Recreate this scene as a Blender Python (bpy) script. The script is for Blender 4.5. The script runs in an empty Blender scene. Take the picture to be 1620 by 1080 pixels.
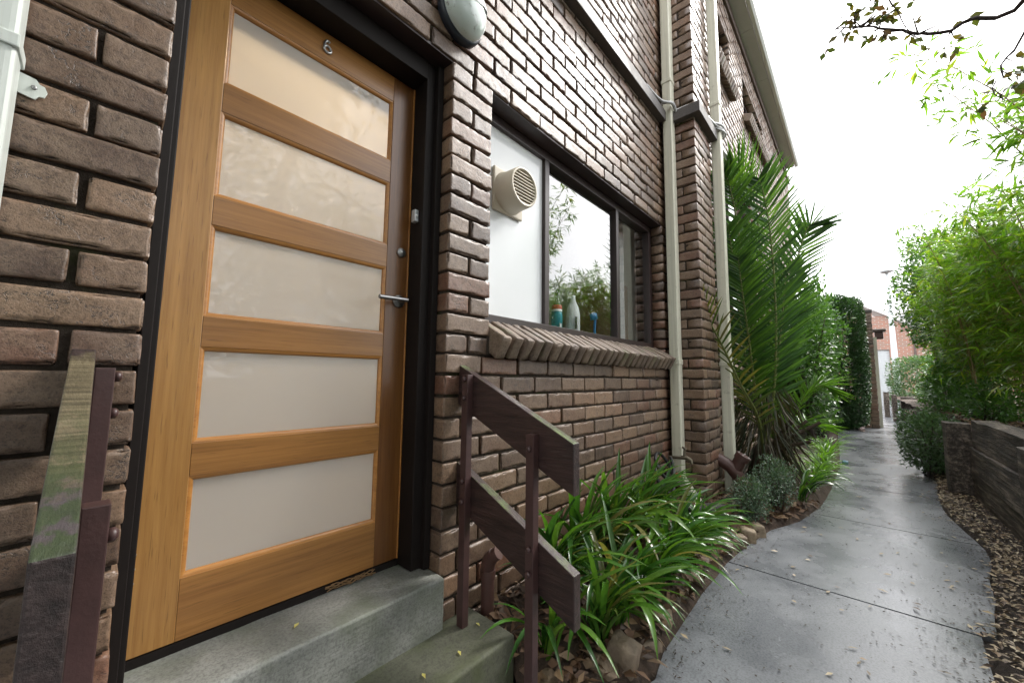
import bpy, bmesh, math, random
import numpy as np
from mathutils import Vector, Matrix, noise as mnoise
R = math.radians
rng = np.random.default_rng(7)
random.seed(7)
scene = bpy.context.scene
C = scene.collection

# ------------------------------------------------------------------ camera
CAM = Vector((0.0, -1.2145, 1.0887))
YAW, PITCH, ROLL, FPX = R(47.80), R(5.463), R(0.6507), 603.09
fw = Vector((math.sin(YAW)*math.cos(PITCH), math.cos(YAW)*math.cos(PITCH), math.sin(PITCH)))
r0 = Vector((math.cos(YAW), -math.sin(YAW), 0)); u0 = r0.cross(fw)
rt = r0*math.cos(ROLL) + u0*math.sin(ROLL); up = -r0*math.sin(ROLL) + u0*math.cos(ROLL)
cam = bpy.data.cameras.new('camera'); cam.sensor_width = 36; cam.lens = FPX/1620*36
cam.clip_start = 0.02; cam.clip_end = 600
co = bpy.data.objects.new('camera', cam); C.objects.link(co)
m3 = Matrix((rt, up, -fw)).transposed().to_4x4(); m3.translation = CAM
co.matrix_world = m3; scene.camera = co

# ------------------------------------------------------------------ world, sun, exposure
SUN_EL, SUN_AZ = R(44), R(109)            # azimuth from +Y toward +X
w = bpy.data.worlds.new('World'); scene.world = w; w.use_nodes = True
nt = w.node_tree; nt.nodes.clear()
sky = nt.nodes.new('ShaderNodeTexSky'); sky.sky_type = 'NISHITA'; sky.sun_disc = False
sky.sun_elevation = SUN_EL; sky.sun_rotation = SUN_AZ; sky.dust_density = 4; sky.air_density = 1.2
mixc = nt.nodes.new('ShaderNodeMix'); mixc.data_type = 'RGBA'; mixc.inputs[0].default_value = 0.9
mixc.inputs[7].default_value = (12.2, 12.3, 12.6, 1)        # the closed white cloud deck
bg = nt.nodes.new('ShaderNodeBackground'); bg.inputs[1].default_value = 0.14
wo = nt.nodes.new('ShaderNodeOutputWorld')
nt.links.new(sky.outputs[0], mixc.inputs[6]); nt.links.new(mixc.outputs[2], bg.inputs[0]); nt.links.new(bg.outputs[0], wo.inputs[0])
sun = bpy.data.lights.new('sun', 'SUN'); sun.energy = 1.5; sun.angle = R(14); sun.color = (1.0, 0.97, 0.92)
so = bpy.data.objects.new('sun', sun); C.objects.link(so)
sd = Vector((math.sin(SUN_AZ)*math.cos(SUN_EL), math.cos(SUN_AZ)*math.cos(SUN_EL), math.sin(SUN_EL)))
so.rotation_euler = (-sd).to_track_quat('-Z', 'Y').to_euler(); so.location = (3, -4, 9)
scene.view_settings.view_transform = 'Standard'; scene.view_settings.look = 'None'
scene.view_settings.exposure = 1.22; scene.view_settings.gamma = 1
scene.view_settings.use_curve_mapping = False
scene.render.engine = 'CYCLES'
scene.cycles.max_bounces = 8; scene.cycles.transparent_max_bounces = 12
scene.cycles.use_denoising = True

# ------------------------------------------------------------------ helpers: materials
def mat(name): 
    m = bpy.data.materials.new(name); m.use_nodes = True
    nt = m.node_tree; b = nt.nodes['Principled BSDF']
    return m, nt, b
def N(nt, t, **kw):
    n = nt.nodes.new(t)
    for k, v in kw.items():
        if k.startswith('i_'):
            key = k[2:]; key = int(key) if key.isdigit() else key
            n.inputs[key].default_value = v
        else: setattr(n, k, v)
    return n
def ramp(nt, stops, fac=None):
    r = nt.nodes.new('ShaderNodeValToRGB'); e = r.color_ramp.elements
    while len(e) > 1: e.remove(e[-1])
    e[0].position = stops[0][0]; e[0].color = (*stops[0][1], 1)
    for p, c in stops[1:]:
        x = e.new(p); x.color = (*c, 1)
    if fac is not None: nt.links.new(fac, r.inputs[0])
    return r
def coords(nt, scale=(1, 1, 1), kind='Object'):
    tc = nt.nodes.new('ShaderNodeTexCoord'); mp = nt.nodes.new('ShaderNodeMapping')
    mp.inputs['Scale'].default_value = scale
    nt.links.new(tc.outputs[kind], mp.inputs[0]); return mp.outputs[0]
def noise(nt, vec, scale, detail=4, rough=.55):
    n = N(nt, 'ShaderNodeTexNoise', i_Scale=scale, i_Detail=detail, i_Roughness=rough)
    if vec is not None: nt.links.new(vec, n.inputs[0])
    return n
def mixcol(nt, fac, a, b, mode='MIX'):
    m = nt.nodes.new('ShaderNodeMix'); m.data_type = 'RGBA'; m.blend_type = mode
    for s, v in ((0, fac), (6, a), (7, b)):
        if hasattr(v, 'is_output'): nt.links.new(v, m.inputs[s])
        else: m.inputs[s].default_value = v if s == 0 else (*v, 1)
    return m.outputs[2]
def bump(nt, b, h, strength=.5, dist=.01):
    n = N(nt, 'ShaderNodeBump'); n.inputs['Strength'].default_value = strength; n.inputs['Distance'].default_value = dist
    nt.links.new(h, n.inputs['Height']); nt.links.new(n.outputs[0], b.inputs['Normal']); return n
def math_(nt, op, a, b=None):
    n = nt.nodes.new('ShaderNodeMath'); n.operation = op
    for i, v in enumerate((a, b)):
        if v is None: continue
        if hasattr(v, 'is_output'): nt.links.new(v, n.inputs[i])
        else: n.inputs[i].default_value = v
    return n.outputs[0]
def pick(nt):
    """one random number per object and per loose piece"""
    o = nt.nodes.new('ShaderNodeObjectInfo'); g = nt.nodes.new('ShaderNodeNewGeometry')
    s = math_(nt, 'ADD', o.outputs['Random'], g.outputs['Random Per Island'])
    return math_(nt, 'FRACT', s)
M = {}
def m_simple(key, col, rough=.5, metal=0, var=.12, scale=20, bumpk=.0, spec=.5):
    m, nt, b = mat(key); v = coords(nt)
    n = noise(nt, v, scale, 5)
    c = mixcol(nt, n.outputs[0], tuple(x*(1-var) for x in col), tuple(min(1, x*(1+var)) for x in col))
    nt.links.new(c, b.inputs['Base Color']); b.inputs['Roughness'].default_value = rough; b.inputs['Metallic'].default_value = metal
    b.inputs['Specular IOR Level'].default_value = spec
    if bumpk: bump(nt, b, noise(nt, v, scale*4, 4).outputs[0], bumpk, .003)
    M[key] = m; return m

def m_brick(key, cols, rough=(.32, .54), moss=0.0):
    m, nt, b = mat(key); rnd = pick(nt); v = coords(nt)
    # shift the pattern per brick
    sh = N(nt, 'ShaderNodeVectorMath', operation='ADD'); nt.links.new(v, sh.inputs[0])
    cx = N(nt, 'ShaderNodeCombineXYZ'); k = math_(nt, 'MULTIPLY', rnd, 37.0)
    for i in range(3): nt.links.new(k, cx.inputs[i])
    nt.links.new(cx.outputs[0], sh.inputs[1]); v = sh.outputs[0]
    base = ramp(nt, [(i/(len(cols)-1), c) for i, c in enumerate(cols)], rnd).outputs[0]
    n1 = noise(nt, v, 14, 6, .65); n2 = noise(nt, v, 90, 5, .7)
    c = mixcol(nt, ramp(nt, [(.35, (0, 0, 0)), (.72, (1, 1, 1))], n1.outputs[0]).outputs[0], base, (.26, .185, .125))
    c = mixcol(nt, .55, base, c)
    dark = ramp(nt, [(.34, (.45, .42, .40)), (.52, (1, 1, 1))], n2.outputs[0]).outputs[0]
    c = mixcol(nt, .8, c, dark, 'MULTIPLY')
    n4 = noise(nt, v, 320, 2, .6)
    c = mixcol(nt, .75, c, ramp(nt, [(.33, (.35, .33, .32)), (.45, (1, 1, 1)), (.66, (1, 1, 1)), (.74, (1.7, 1.65, 1.6))], n4.outputs[0]).outputs[0], 'MULTIPLY')
    # hairline cracks in the fired skin
    vo = N(nt, 'ShaderNodeTexVoronoi', feature='DISTANCE_TO_EDGE', i_Scale=11.0)
    wv = N(nt, 'ShaderNodeVectorMath', operation='ADD'); nt.links.new(v, wv.inputs[0])
    wn = noise(nt, v, 18, 4, .7); wm = N(nt, 'ShaderNodeVectorMath', operation='SCALE'); wm.inputs['Scale'].default_value = .16
    nt.links.new(wn.outputs[1], wm.inputs[0]); nt.links.new(wm.outputs[0], wv.inputs[1]); nt.links.new(wv.outputs[0], vo.inputs['Vector'])
    cm = noise(nt, v, 9, 2)
    crack = math_(nt, 'MULTIPLY', ramp(nt, [(.0, (1, 1, 1)), (.022, (0, 0, 0))], vo.outputs[0]).outputs[0],
                  ramp(nt, [(.5, (0, 0, 0)), (.58, (1, 1, 1))], cm.outputs[0]).outputs[0])
    c = mixcol(nt, crack, c, (.02, .016, .014))
    if moss:
        g = noise(nt, v, 6, 5, .7)
        c = mixcol(nt, math_(nt, 'MULTIPLY', ramp(nt, [(.56, (0, 0, 0)), (.66, (1, 1, 1))], g.outputs[0]).outputs[0], moss), c, (.07, .10, .025))
    nt.links.new(c, b.inputs['Base Color'])
    rr = N(nt, 'ShaderNodeMapRange', i_3=rough[0], i_4=rough[1]); nt.links.new(n1.outputs[0], rr.inputs[0]); nt.links.new(rr.outputs[0], b.inputs['Roughness'])
    h = math_(nt, 'ADD', math_(nt, 'MULTIPLY', n2.outputs[0], .5), math_(nt, 'MULTIPLY', noise(nt, v, 35, 5, .6).outputs[0], .9))
    h = math_(nt, 'ADD', h, math_(nt, 'MULTIPLY', n4.outputs[0], .35))
    h = math_(nt, 'SUBTRACT', h, math_(nt, 'MULTIPLY', crack, .3))
    bump(nt, b, h, .5, .004); b.inputs['IOR'].default_value = 1.62
    M[key] = m
BR = [(.055, .031, .022), (.14, .078, .047), (.19, .114, .068), (.085, .052, .037), (.235, .146, .088), (.17, .068, .039), (.115, .073, .050), (.205, .130, .082), (.075, .042, .029)]
m_brick('brick', BR)
m_brick('brick_sill', [(.13, .092, .066), (.17, .12, .085), (.11, .078, .06), (.20, .145, .10)], (.5, .75), .5)
m_brick('brick_far', BR, (.4, .6))

def m_wood(key, axis, dark, light, rough=.32, coat=.25):
    m, nt, b = mat(key)
    sc = {'z': (95, 95, 3.2), 'x': (3.2, 95, 95)}[axis]
    v = coords(nt, sc); v2 = coords(nt, tuple(s*.22 for s in sc))
    n1 = noise(nt, v, 1.0, 8, .62); n2 = noise(nt, v2, 1.0, 3, .5)
    c = ramp(nt, [(.22, dark), (.50, tuple((a+b_)/2 for a, b_ in zip(dark, light))), (.80, light)], n1.outputs[0]).outputs[0]
    t = ramp(nt, [(.3, (.78, .74, .70)), (.7, (1.12, 1.1, 1.05))], n2.outputs[0]).outputs[0]
    c = mixcol(nt, .85, c, t, 'MULTIPLY')
    pores = noise(nt, coords(nt, tuple(s*3.2 for s in sc)), 1.0, 2)
    c = mixcol(nt, ramp(nt, [(.63, (0, 0, 0)), (.70, (.45, .45, .45))], pores.outputs[0]).outputs[0], c, tuple(x*.3 for x in dark))
    nt.links.new(c, b.inputs['Base Color']); b.inputs['Roughness'].default_value = rough
    b.inputs['Coat Weight'].default_value = coat; b.inputs['Coat Roughness'].default_value = .3
    bump(nt, b, pores.outputs[0], .12, .002); M[key] = m
m_wood('wood_v', 'z', (.30, .135, .032), (.50, .275, .085))
m_wood('wood_h', 'x', (.21, .088, .020), (.39, .19, .054))
m_wood('wood_dark', 'z', (.11, .040, .009), (.21, .088, .022))
m_wood('wood_bead', 'x', (.34, .14, .03), (.5, .24, .065), .28)

def m_concrete(key, a, b_, green=None, rough=(.35, .7), wet=False, board=False):
    m, nt, b = mat(key); v = coords(nt)
    n1 = noise(nt, v, 3.2, 6, .6); n2 = noise(nt, v, 120, 3, .7); n3 = noise(nt, v, 1.6, 6, .62)
    c = mixcol(nt, ramp(nt, [(.3, (0, 0, 0)), (.7, (1, 1, 1))], n1.outputs[0]).outputs[0], a, b_)
    c = mixcol(nt, .7, c, ramp(nt, [(.36, (.5, .5, .5)), (.55, (1.05, 1.05, 1.05))], n2.outputs[0]).outputs[0], 'MULTIPLY')
    if green:
        g = noise(nt, v, 5, 5, .65)
        c = mixcol(nt, ramp(nt, [(.45, (0, 0, 0)), (.68, (.8, .8, .8))], g.outputs[0]).outputs[0], c, green)
    nt.links.new(c, b.inputs['Base Color'])
    rr = N(nt, 'ShaderNodeMapRange', i_1=.35, i_2=.65, i_3=rough[0], i_4=rough[1]); nt.links.new(n3.outputs[0], rr.inputs[0]); nt.links.new(rr.outputs[0], b.inputs['Roughness'])
    h = math_(nt, 'MULTIPLY', n2.outputs[0], 1.0)
    if board:
        bd = noise(nt, coords(nt, (3, 160, 160)), 1.0, 3)
        h = math_(nt, 'ADD', h, math_(nt, 'MULTIPLY', bd.outputs[0], 1.6))
    bump(nt, b, h, .35 if not wet else .22, .002); M[key] = m
m_concrete('step_upper', (.12, .128, .115), (.33, .33, .30), (.11, .125, .085), (.4, .75), board=True)
m_concrete('step_lower', (.045, .050, .033), (.12, .12, .085), (.075, .09, .033), (.4, .75), board=True)
m_concrete('path_wet', (.125, .132, .144), (.20, .209, .223), None, (.17, .40), wet=True)
m_concrete('lintel', (.07, .062, .058), (.12, .105, .095), None, (.4, .7))
def m_mortar():
    m, nt, b = mat('mortar'); v = coords(nt); n = noise(nt, v, 60, 6, .7); g = noise(nt, v, 2.6, 5, .7)
    c = mixcol(nt, n.outputs[0], (.016, .0125, .010), (.085, .067, .054))
    c = mixcol(nt, ramp(nt, [(.56, (0, 0, 0)), (.68, (.8, .8, .8))], g.outputs[0]).outputs[0], c, (.045, .06, .015))
    nt.links.new(c, b.inputs['Base Color']); b.inputs['Roughness'].default_value = .95; b.inputs['Specular IOR Level'].default_value = .2
    bump(nt, b, n.outputs[0], 1, .006); M['mortar'] = m
m_mortar()
m_simple('frame_brown', (.009, .006, .005), .62, var=.3, scale=30, spec=.25)
m_simple('metal_frame', (.035, .022, .02), .38, var=.2, scale=30)
def m_pipe(key, col):
    m, nt, b = mat(key); st = noise(nt, coords(nt, (45, 45, 1.3)), 1.0, 5, .6); g = noise(nt, coords(nt), 14, 6, .7)
    c = mixcol(nt, ramp(nt, [(.48, (0, 0, 0)), (.75, (.55, .55, .55))], st.outputs[0]).outputs[0], col, tuple(x*.55 for x in col))
    c = mixcol(nt, ramp(nt, [(.60, (0, 0, 0)), (.72, (.5, .5, .5))], g.outputs[0]).outputs[0], c, (.20, .19, .13))
    nt.links.new(c, b.inputs['Base Color']); b.inputs['Roughness'].default_value = .4; bump(nt, b, g.outputs[0], .05, .002); M[key] = m
m_pipe('cream_pipe', (.60, .585, .47)); m_pipe('white_pipe', (.62, .66, .62))
m_simple('brown_pvc', (.075, .036, .030), .42, var=.35, scale=25, bumpk=.1)
m_simple('brown_steel', (.055, .027, .025), .42, var=.35, scale=30, bumpk=.2)
m_simple('chrome', (.5, .5, .5), .28, 1, .1)
m_simple('steel_dull', (.32, .32, .32), .38, 1, .2)
m_simple('brass_old', (.14, .12, .085), .45, .8, .3)
m_simple('cream_plastic', (.62, .55, .43), .4, var=.08, scale=8)
m_simple('dark', (.012, .011, .01), .6)
m_simple('white_panel', (.80, .82, .83), .12, var=.02, scale=2)
m_simple('gutter', (.66, .70, .67), .4, var=.12, scale=4)
m_simple('soffit', (.52, .54, .53), .6, var=.12, scale=3)
m_simple('fascia', (.10, .07, .06), .5)
m_simple('grey_cable', (.42, .42, .42), .5)
m_simple('galvanised', (.52, .54, .55), .45, .4, .1, 3)
m_simple('room_wall', (.68, .65, .60), .8)
m_simple('room_wood', (.26, .13, .07), .6)
m_simple('white_gloss', (.8, .8, .8), .3)
m_simple('teal_plastic', (.01, .30, .36), .35)
m_simple('red_plastic', (.5, .03, .02), .35)
m_simple('blue_plastic', (.02, .22, .5), .35)
m_simple('green_bottle', (.02, .07, .01), .12)
m_simple('black_rubber', (.012, .012, .012), .5)
m_simple('charred', (.02, .017, .015), .9, var=.5, scale=30, bumpk=.8)
m_simple('far_white', (.62, .60, .58), .7)
m_simple('lamp_base', (.015, .02, .03), .35)
m_simple('bamboo_culm', (.20, .15, .05), .5, var=.45, scale=7)
m_simple('twig', (.055, .04, .035), .8, var=.4, scale=40, bumpk=.4)
m_simple('palm_rachis', (.11, .13, .03), .5, var=.4, scale=8)
m_simple('palm_fibre', (.05, .034, .02), .9, var=.5, scale=40, bumpk=.9)
m_simple('twine', (.22, .13, .06), .9)
m_simple('blue_tile', (.1, .22, .34), .4)

def m_lamp():
    m, nt, b = mat('lamp_glass'); v = coords(nt)
    n = noise(nt, v, 22, 6, .7); n2 = noise(nt, v, 7, 3)
    k = math_(nt, 'MULTIPLY', ramp(nt, [(.56, (0, 0, 0)), (.68, (1, 1, 1))], n.outputs[0]).outputs[0], ramp(nt, [(.42, (0, 0, 0)), (.6, (1, 1, 1))], n2.outputs[0]).outputs[0])
    nt.links.new(mixcol(nt, k, (.60, .68, .64), (.12, .115, .075)), b.inputs['Base Color']); b.inputs['Roughness'].default_value = .12
    b.inputs['Coat Weight'].default_value = .6; M['lamp_glass'] = m
m_lamp()
def m_frost():
    m, nt, b = mat('frosted_glass'); b.inputs['Base Color'].default_value = (.50, .485, .46, 1)
    b.inputs['Roughness'].default_value = .55; b.inputs['Coat Weight'].default_value = 1; b.inputs['Coat Roughness'].default_value = .012; b.inputs['Coat IOR'].default_value = 1.55
    n = noise(nt, coords(nt), 700, 2); bump(nt, b, n.outputs[0], .08, .0005)
    tr = nt.nodes.new('ShaderNodeBsdfTranslucent'); tr.inputs[0].default_value = (.85, .83, .80, 1)
    mx = nt.nodes.new('ShaderNodeMixShader'); mx.inputs[0].default_value = .35
    nt.links.new(b.outputs[0], mx.inputs[1]); nt.links.new(tr.outputs[0], mx.inputs[2])
    nt.links.new(mx.outputs[0], nt.nodes['Material Output'].inputs[0]); M['frosted_glass'] = m
m_frost()
def m_glass():
    m, nt, b = mat('window_glass'); nt.nodes.remove(b)
    lw = nt.nodes.new('ShaderNodeLayerWeight'); lw.inputs[0].default_value = .5
    fr_ = math_(nt, 'ADD', math_(nt, 'MULTIPLY', math_(nt, 'POWER', lw.outputs['Facing'], 3.0), .80), .15)
    g = nt.nodes.new('ShaderNodeBsdfGlossy'); g.inputs['Roughness'].default_value = .0; g.inputs[0].default_value = (1, 1, 1, 1)
    t = nt.nodes.new('ShaderNodeBsdfTransparent'); t.inputs[0].default_value = (.9, .93, .92, 1)
    mx = nt.nodes.new('ShaderNodeMixShader')
    for a, b_ in ((fr_, 0), (t.outputs[0], 1), (g.outputs[0], 2)): nt.links.new(a, mx.inputs[b_])
    nt.links.new(mx.outputs[0], nt.nodes['Material Output'].inputs[0]); M['window_glass'] = m
m_glass()
def m_leaf(key, cols, rough=.35, trans=.3, tcol=None, spec=.5):
    m, nt, b = mat(key); rnd = pick(nt)
    c = ramp(nt, [(i/(len(cols)-1), x) for i, x in enumerate(cols)], rnd).outputs[0]
    n = noise(nt, coords(nt), 25, 3); c = mixcol(nt, .5, c, ramp(nt, [(.3, (.7, .7, .7)), (.7, (1.2, 1.2, 1.2))], n.outputs[0]).outputs[0], 'MULTIPLY')
    nt.links.new(c, b.inputs['Base Color']); b.inputs['Roughness'].default_value = rough; b.inputs['Specular IOR Level'].default_value = spec
    if trans:
        tr = nt.nodes.new('ShaderNodeBsdfTranslucent')
        nt.links.new(mixcol(nt, 1.0, c, tcol or (2.2, 2.1, 1.0), 'MULTIPLY'), tr.inputs[0])
        mx = nt.nodes.new('ShaderNodeMixShader'); mx.inputs[0].default_value = trans
        nt.links.new(b.outputs[0], mx.inputs[1]); nt.links.new(tr.outputs[0], mx.inputs[2])
        nt.links.new(mx.outputs[0], nt.nodes['Material Output'].inputs[0])
    M[key] = m
m_leaf('strap', [(.022, .075, .012), (.042, .125, .018), (.07, .18, .022), (.025, .08, .02), (.10, .20, .025), (.036, .11, .02), (.16, .15, .05)], .24, .26)
m_leaf('strap_lime', [(.09, .22, .02), (.13, .28, .03), (.07, .18, .02)], .4, .35)
m_leaf('palm', [(.018, .05, .016), (.03, .08, .018), (.06, .14, .02), (.022, .06, .022), (.085, .18, .025)], .32, .34)
m_leaf('skirt', [(.035, .024, .014), (.02, .035, .012), (.06, .042, .022), (.028, .05, .014)], .6, .15)
m_leaf('palm_lime', [(.07, .17, .02), (.10, .22, .025), (.05, .12, .02)], .4, .4)
m_leaf('palm_dry', [(.06, .09, .02), (.04, .085, .018), (.16, .14, .035), (.05, .09, .02), (.10, .085, .04)], .5, .25)
m_leaf('bamboo_leaf', [(.062, .155, .016), (.10, .22, .02), (.042, .105, .016), (.16, .29, .028), (.08, .18, .02), (.22, .28, .04)], .38, .5)
m_leaf('hedge_leaf', [(.016, .045, .016), (.028, .07, .02), (.04, .095, .025), (.02, .055, .02)], .33, .2)
m_leaf('laurel_leaf', [(.03, .085, .02), (.05, .13, .025), (.075, .17, .03), (.035, .09, .03)], .3, .3)
m_leaf('bush_leaf', [(.04, .085, .035), (.06, .12, .05), (.09, .16, .07), (.035, .075, .03)], .38, .25)
m_leaf('grey_shrub', [(.035, .075, .045), (.055, .105, .06), (.08, .13, .08)], .5, .2)
m_leaf('tree_leaf', [(.04, .06, .02), (.06, .085, .02), (.09, .05, .03), (.035, .055, .02), (.12, .10, .02)], .45, .35)
m_leaf('litter', [(.08, .04, .022), (.16, .09, .045), (.11, .055, .03), (.26, .17, .09), (.045, .028, .02), (.14, .075, .04)], .7, 0)
m_leaf('litter_pale', [(.34, .26, .15), (.48, .40, .27), (.20, .13, .07), (.40, .33, .22), (.09, .06, .04), (.13, .08, .05)], .6, 0)
m_leaf('debris', [(.02, .016, .012), (.035, .025, .018), (.05, .033, .02)], .8, 0)
m_leaf('yellow_leaf', [(.55, .48, .10), (.6, .55, .2)], .5, .2)

def m_soil(key, a, b_):
    m, nt, b = mat(key); v = coords(nt); n = noise(nt, v, 40, 7, .75); n2 = noise(nt, v, 6, 4)
    c = mixcol(nt, ramp(nt, [(.35, (0, 0, 0)), (.7, (1, 1, 1))], n.outputs[0]).outputs[0], a, b_)
    nt.links.new(c, b.inputs['Base Color']); b.inputs['Roughness'].default_value = .9; bump(nt, b, n.outputs[0], 1, .02); M[key] = m
m_soil('soil', (.018, .013, .01), (.06, .042, .03))
m_soil('mulch', (.03, .02, .014), (.10, .062, .04))
def m_paint(key, col, green, amount, bareness, along=False):
    """brown-stained board: open grain, worn streaks, algae and bare wood on the weathered top"""
    m, nt, b = mat(key); v = coords(nt)
    g = noise(nt, coords(nt, (55, 6, 48)), 1.0, 8, .68); g2 = noise(nt, coords(nt, (150, 14, 130)), 1.0, 4, .6)
    c = ramp(nt, [(.32, tuple(x*.35 for x in col)), (.5, col), (.70, tuple(x*1.6 for x in col)), (.82, tuple(x*2.4 for x in col))], g.outputs[0]).outputs[0]
    c = mixcol(nt, ramp(nt, [(.64, (0, 0, 0)), (.74, (.5, .5, .5))], g2.outputs[0]).outputs[0], c, (.075, .055, .05))
    geo = nt.nodes.new('ShaderNodeNewGeometry'); sep = N(nt, 'ShaderNodeSeparateXYZ'); nt.links.new(geo.outputs['Normal'], sep.inputs[0])
    upm = ramp(nt, [(.5, (0, 0, 0)), (.8, (1, 1, 1))], sep.outputs[2]).outputs[0]
    kerf = noise(nt, coords(nt, (6, 120, 60)), 1.0, 4, .6)
    wood = ramp(nt, [(.3, (.035, .028, .016)), (.5, (.10, .082, .047)), (.7, (.17, .14, .085))], kerf.outputs[0]).outputs[0]
    edge_n = noise(nt, v, 26, 7, .7); big = noise(nt, coords(nt, (5, 4.2, 4)), 1.0, 3)
    mk = math_(nt, 'ADD', math_(nt, 'MULTIPLY', big.outputs[0], .75), math_(nt, 'MULTIPLY', edge_n.outputs[0], .3))
    bare = math_(nt, 'MULTIPLY', upm, ramp(nt, [(.46, (0, 0, 0)), (.49, (1, 1, 1))], mk).outputs[0])
    if along:     # the walked-on end still carries its paint, the far end is worn to bare sawn wood
        sy = N(nt, 'ShaderNodeSeparateXYZ'); nt.links.new(v, sy.inputs[0])
        tt = math_(nt, 'ADD', math_(nt, 'MULTIPLY', sy.outputs[1], -1.0), math_(nt, 'MULTIPLY', math_(nt, 'SUBTRACT', edge_n.outputs[0], .5), .16))
        bare = math_(nt, 'MULTIPLY', upm, ramp(nt, [(.02, (0, 0, 0)), (.05, (1, 1, 1)), (.40, (1, 1, 1)), (.46, (.0, .0, .0))], tt).outputs[0])
        pt = math_(nt, 'MULTIPLY', upm, ramp(nt, [(.40, (0, 0, 0)), (.46, (1, 1, 1))], tt).outputs[0])
        c = mixcol(nt, pt, c, (.06, .048, .050))
    c = mixcol(nt, math_(nt, 'MULTIPLY', bare, bareness), c, wood)
    n = noise(nt, coords(nt, (7, 5.5, 5)), 1.0, 7, .72)
    gm = math_(nt, 'MULTIPLY', upm, ramp(nt, [(.50, (0, 0, 0)), (.63, (1, 1, 1))], n.outputs[0]).outputs[0])
    if along:
        near = ramp(nt, [(.20, (.0, .0, .0)), (.36, (.6, .6, .6)), (.46, (1, 1, 1))], tt).outputs[0]
        pn = noise(nt, coords(nt, (30, 24, 24)), 1.0, 6, .7)
        gm = math_(nt, 'MULTIPLY', math_(nt, 'MULTIPLY', upm, near), ramp(nt, [(.42, (0, 0, 0)), (.50, (1, 1, 1))], pn.outputs[0]).outputs[0])
    gc = mixcol(nt, edge_n.outputs[0], tuple(x*.35 for x in green), tuple(x*1.5 for x in green))
    c = mixcol(nt, math_(nt, 'MULTIPLY', gm, amount), c, gc)
    nt.links.new(c, b.inputs['Base Color']); b.inputs['Roughness'].default_value = .42
    bump(nt, b, math_(nt, 'ADD', g.outputs[0], math_(nt, 'MULTIPLY', g2.outputs[0], .6)), .8, .004); M[key] = m
m_paint('rail_mossy', (.030, .020, .019), (.026, .046, .011), .8, 1.0, True)
m_paint('rail_brown', (.032, .0165, .0145), (.13, .19, .05), .8, .0)
def m_sleeper():
    m, nt, b = mat('sleeper'); v = coords(nt, (2.5, 30, 30)); g = noise(nt, v, 1.0, 7, .65); n2 = noise(nt, coords(nt), 5, 4); rnd = pick(nt)
    c = ramp(nt, [(.3, (.016, .013, .011)), (.5, (.068, .056, .047)), (.72, (.27, .225, .185))], g.outputs[0]).outputs[0]
    c = mixcol(nt, .8, c, ramp(nt, [(.35, (.55, .5, .46)), (.7, (1.4, 1.35, 1.25))], n2.outputs[0]).outputs[0], 'MULTIPLY')
    nt.links.new(c, b.inputs['Base Color']); b.inputs['Roughness'].default_value = .75; bump(nt, b, g.outputs[0], 1, .02); M['sleeper'] = m
m_sleeper()
def m_rock():
    m, nt, b = mat('rock'); v = coords(nt); rnd = pick(nt); n = noise(nt, v, 18, 7, .65)
    base = ramp(nt, [(0, (.10, .085, .07)), (.4, (.24, .18, .12)), (.7, (.30, .24, .16)), (1, (.16, .12, .09))], rnd).outputs[0]
    c = mixcol(nt, .75, base, ramp(nt, [(.3, (.4, .38, .36)), (.7, (1.3, 1.25, 1.2))], n.outputs[0]).outputs[0], 'MULTIPLY')
    nt.links.new(c, b.inputs['Base Color']); b.inputs['Roughness'].default_value = .7; bump(nt, b, n.outputs[0], .8, .012); M['rock'] = m
m_rock()
def m_farbrick():
    m, nt, b = mat('far_brick'); v = coords(nt); sep = N(nt, 'ShaderNodeSeparateXYZ'); nt.links.new(v, sep.inputs[0])
    cx = N(nt, 'ShaderNodeCombineXYZ'); nt.links.new(sep.outputs[1], cx.inputs[0]); nt.links.new(sep.outputs[2], cx.inputs[1])
    bt = N(nt, 'ShaderNodeTexBrick', i_Scale=1.0); nt.links.new(cx.outputs[0], bt.inputs[0])
    bt.inputs['Color1'].default_value = (.34, .135, .085, 1); bt.inputs['Color2'].default_value = (.27, .16, .12, 1); bt.inputs['Mortar'].default_value = (.36, .31, .27, 1)
    bt.inputs['Mortar Size'].default_value = .012; bt.inputs['Brick Width'].default_value = .24; bt.inputs['Row Height'].default_value = .086
    nt.links.new(bt.outputs[0], b.inputs['Base Color']); b.inputs['Roughness'].default_value = .8; M['far_brick'] = m
m_farbrick()

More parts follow.
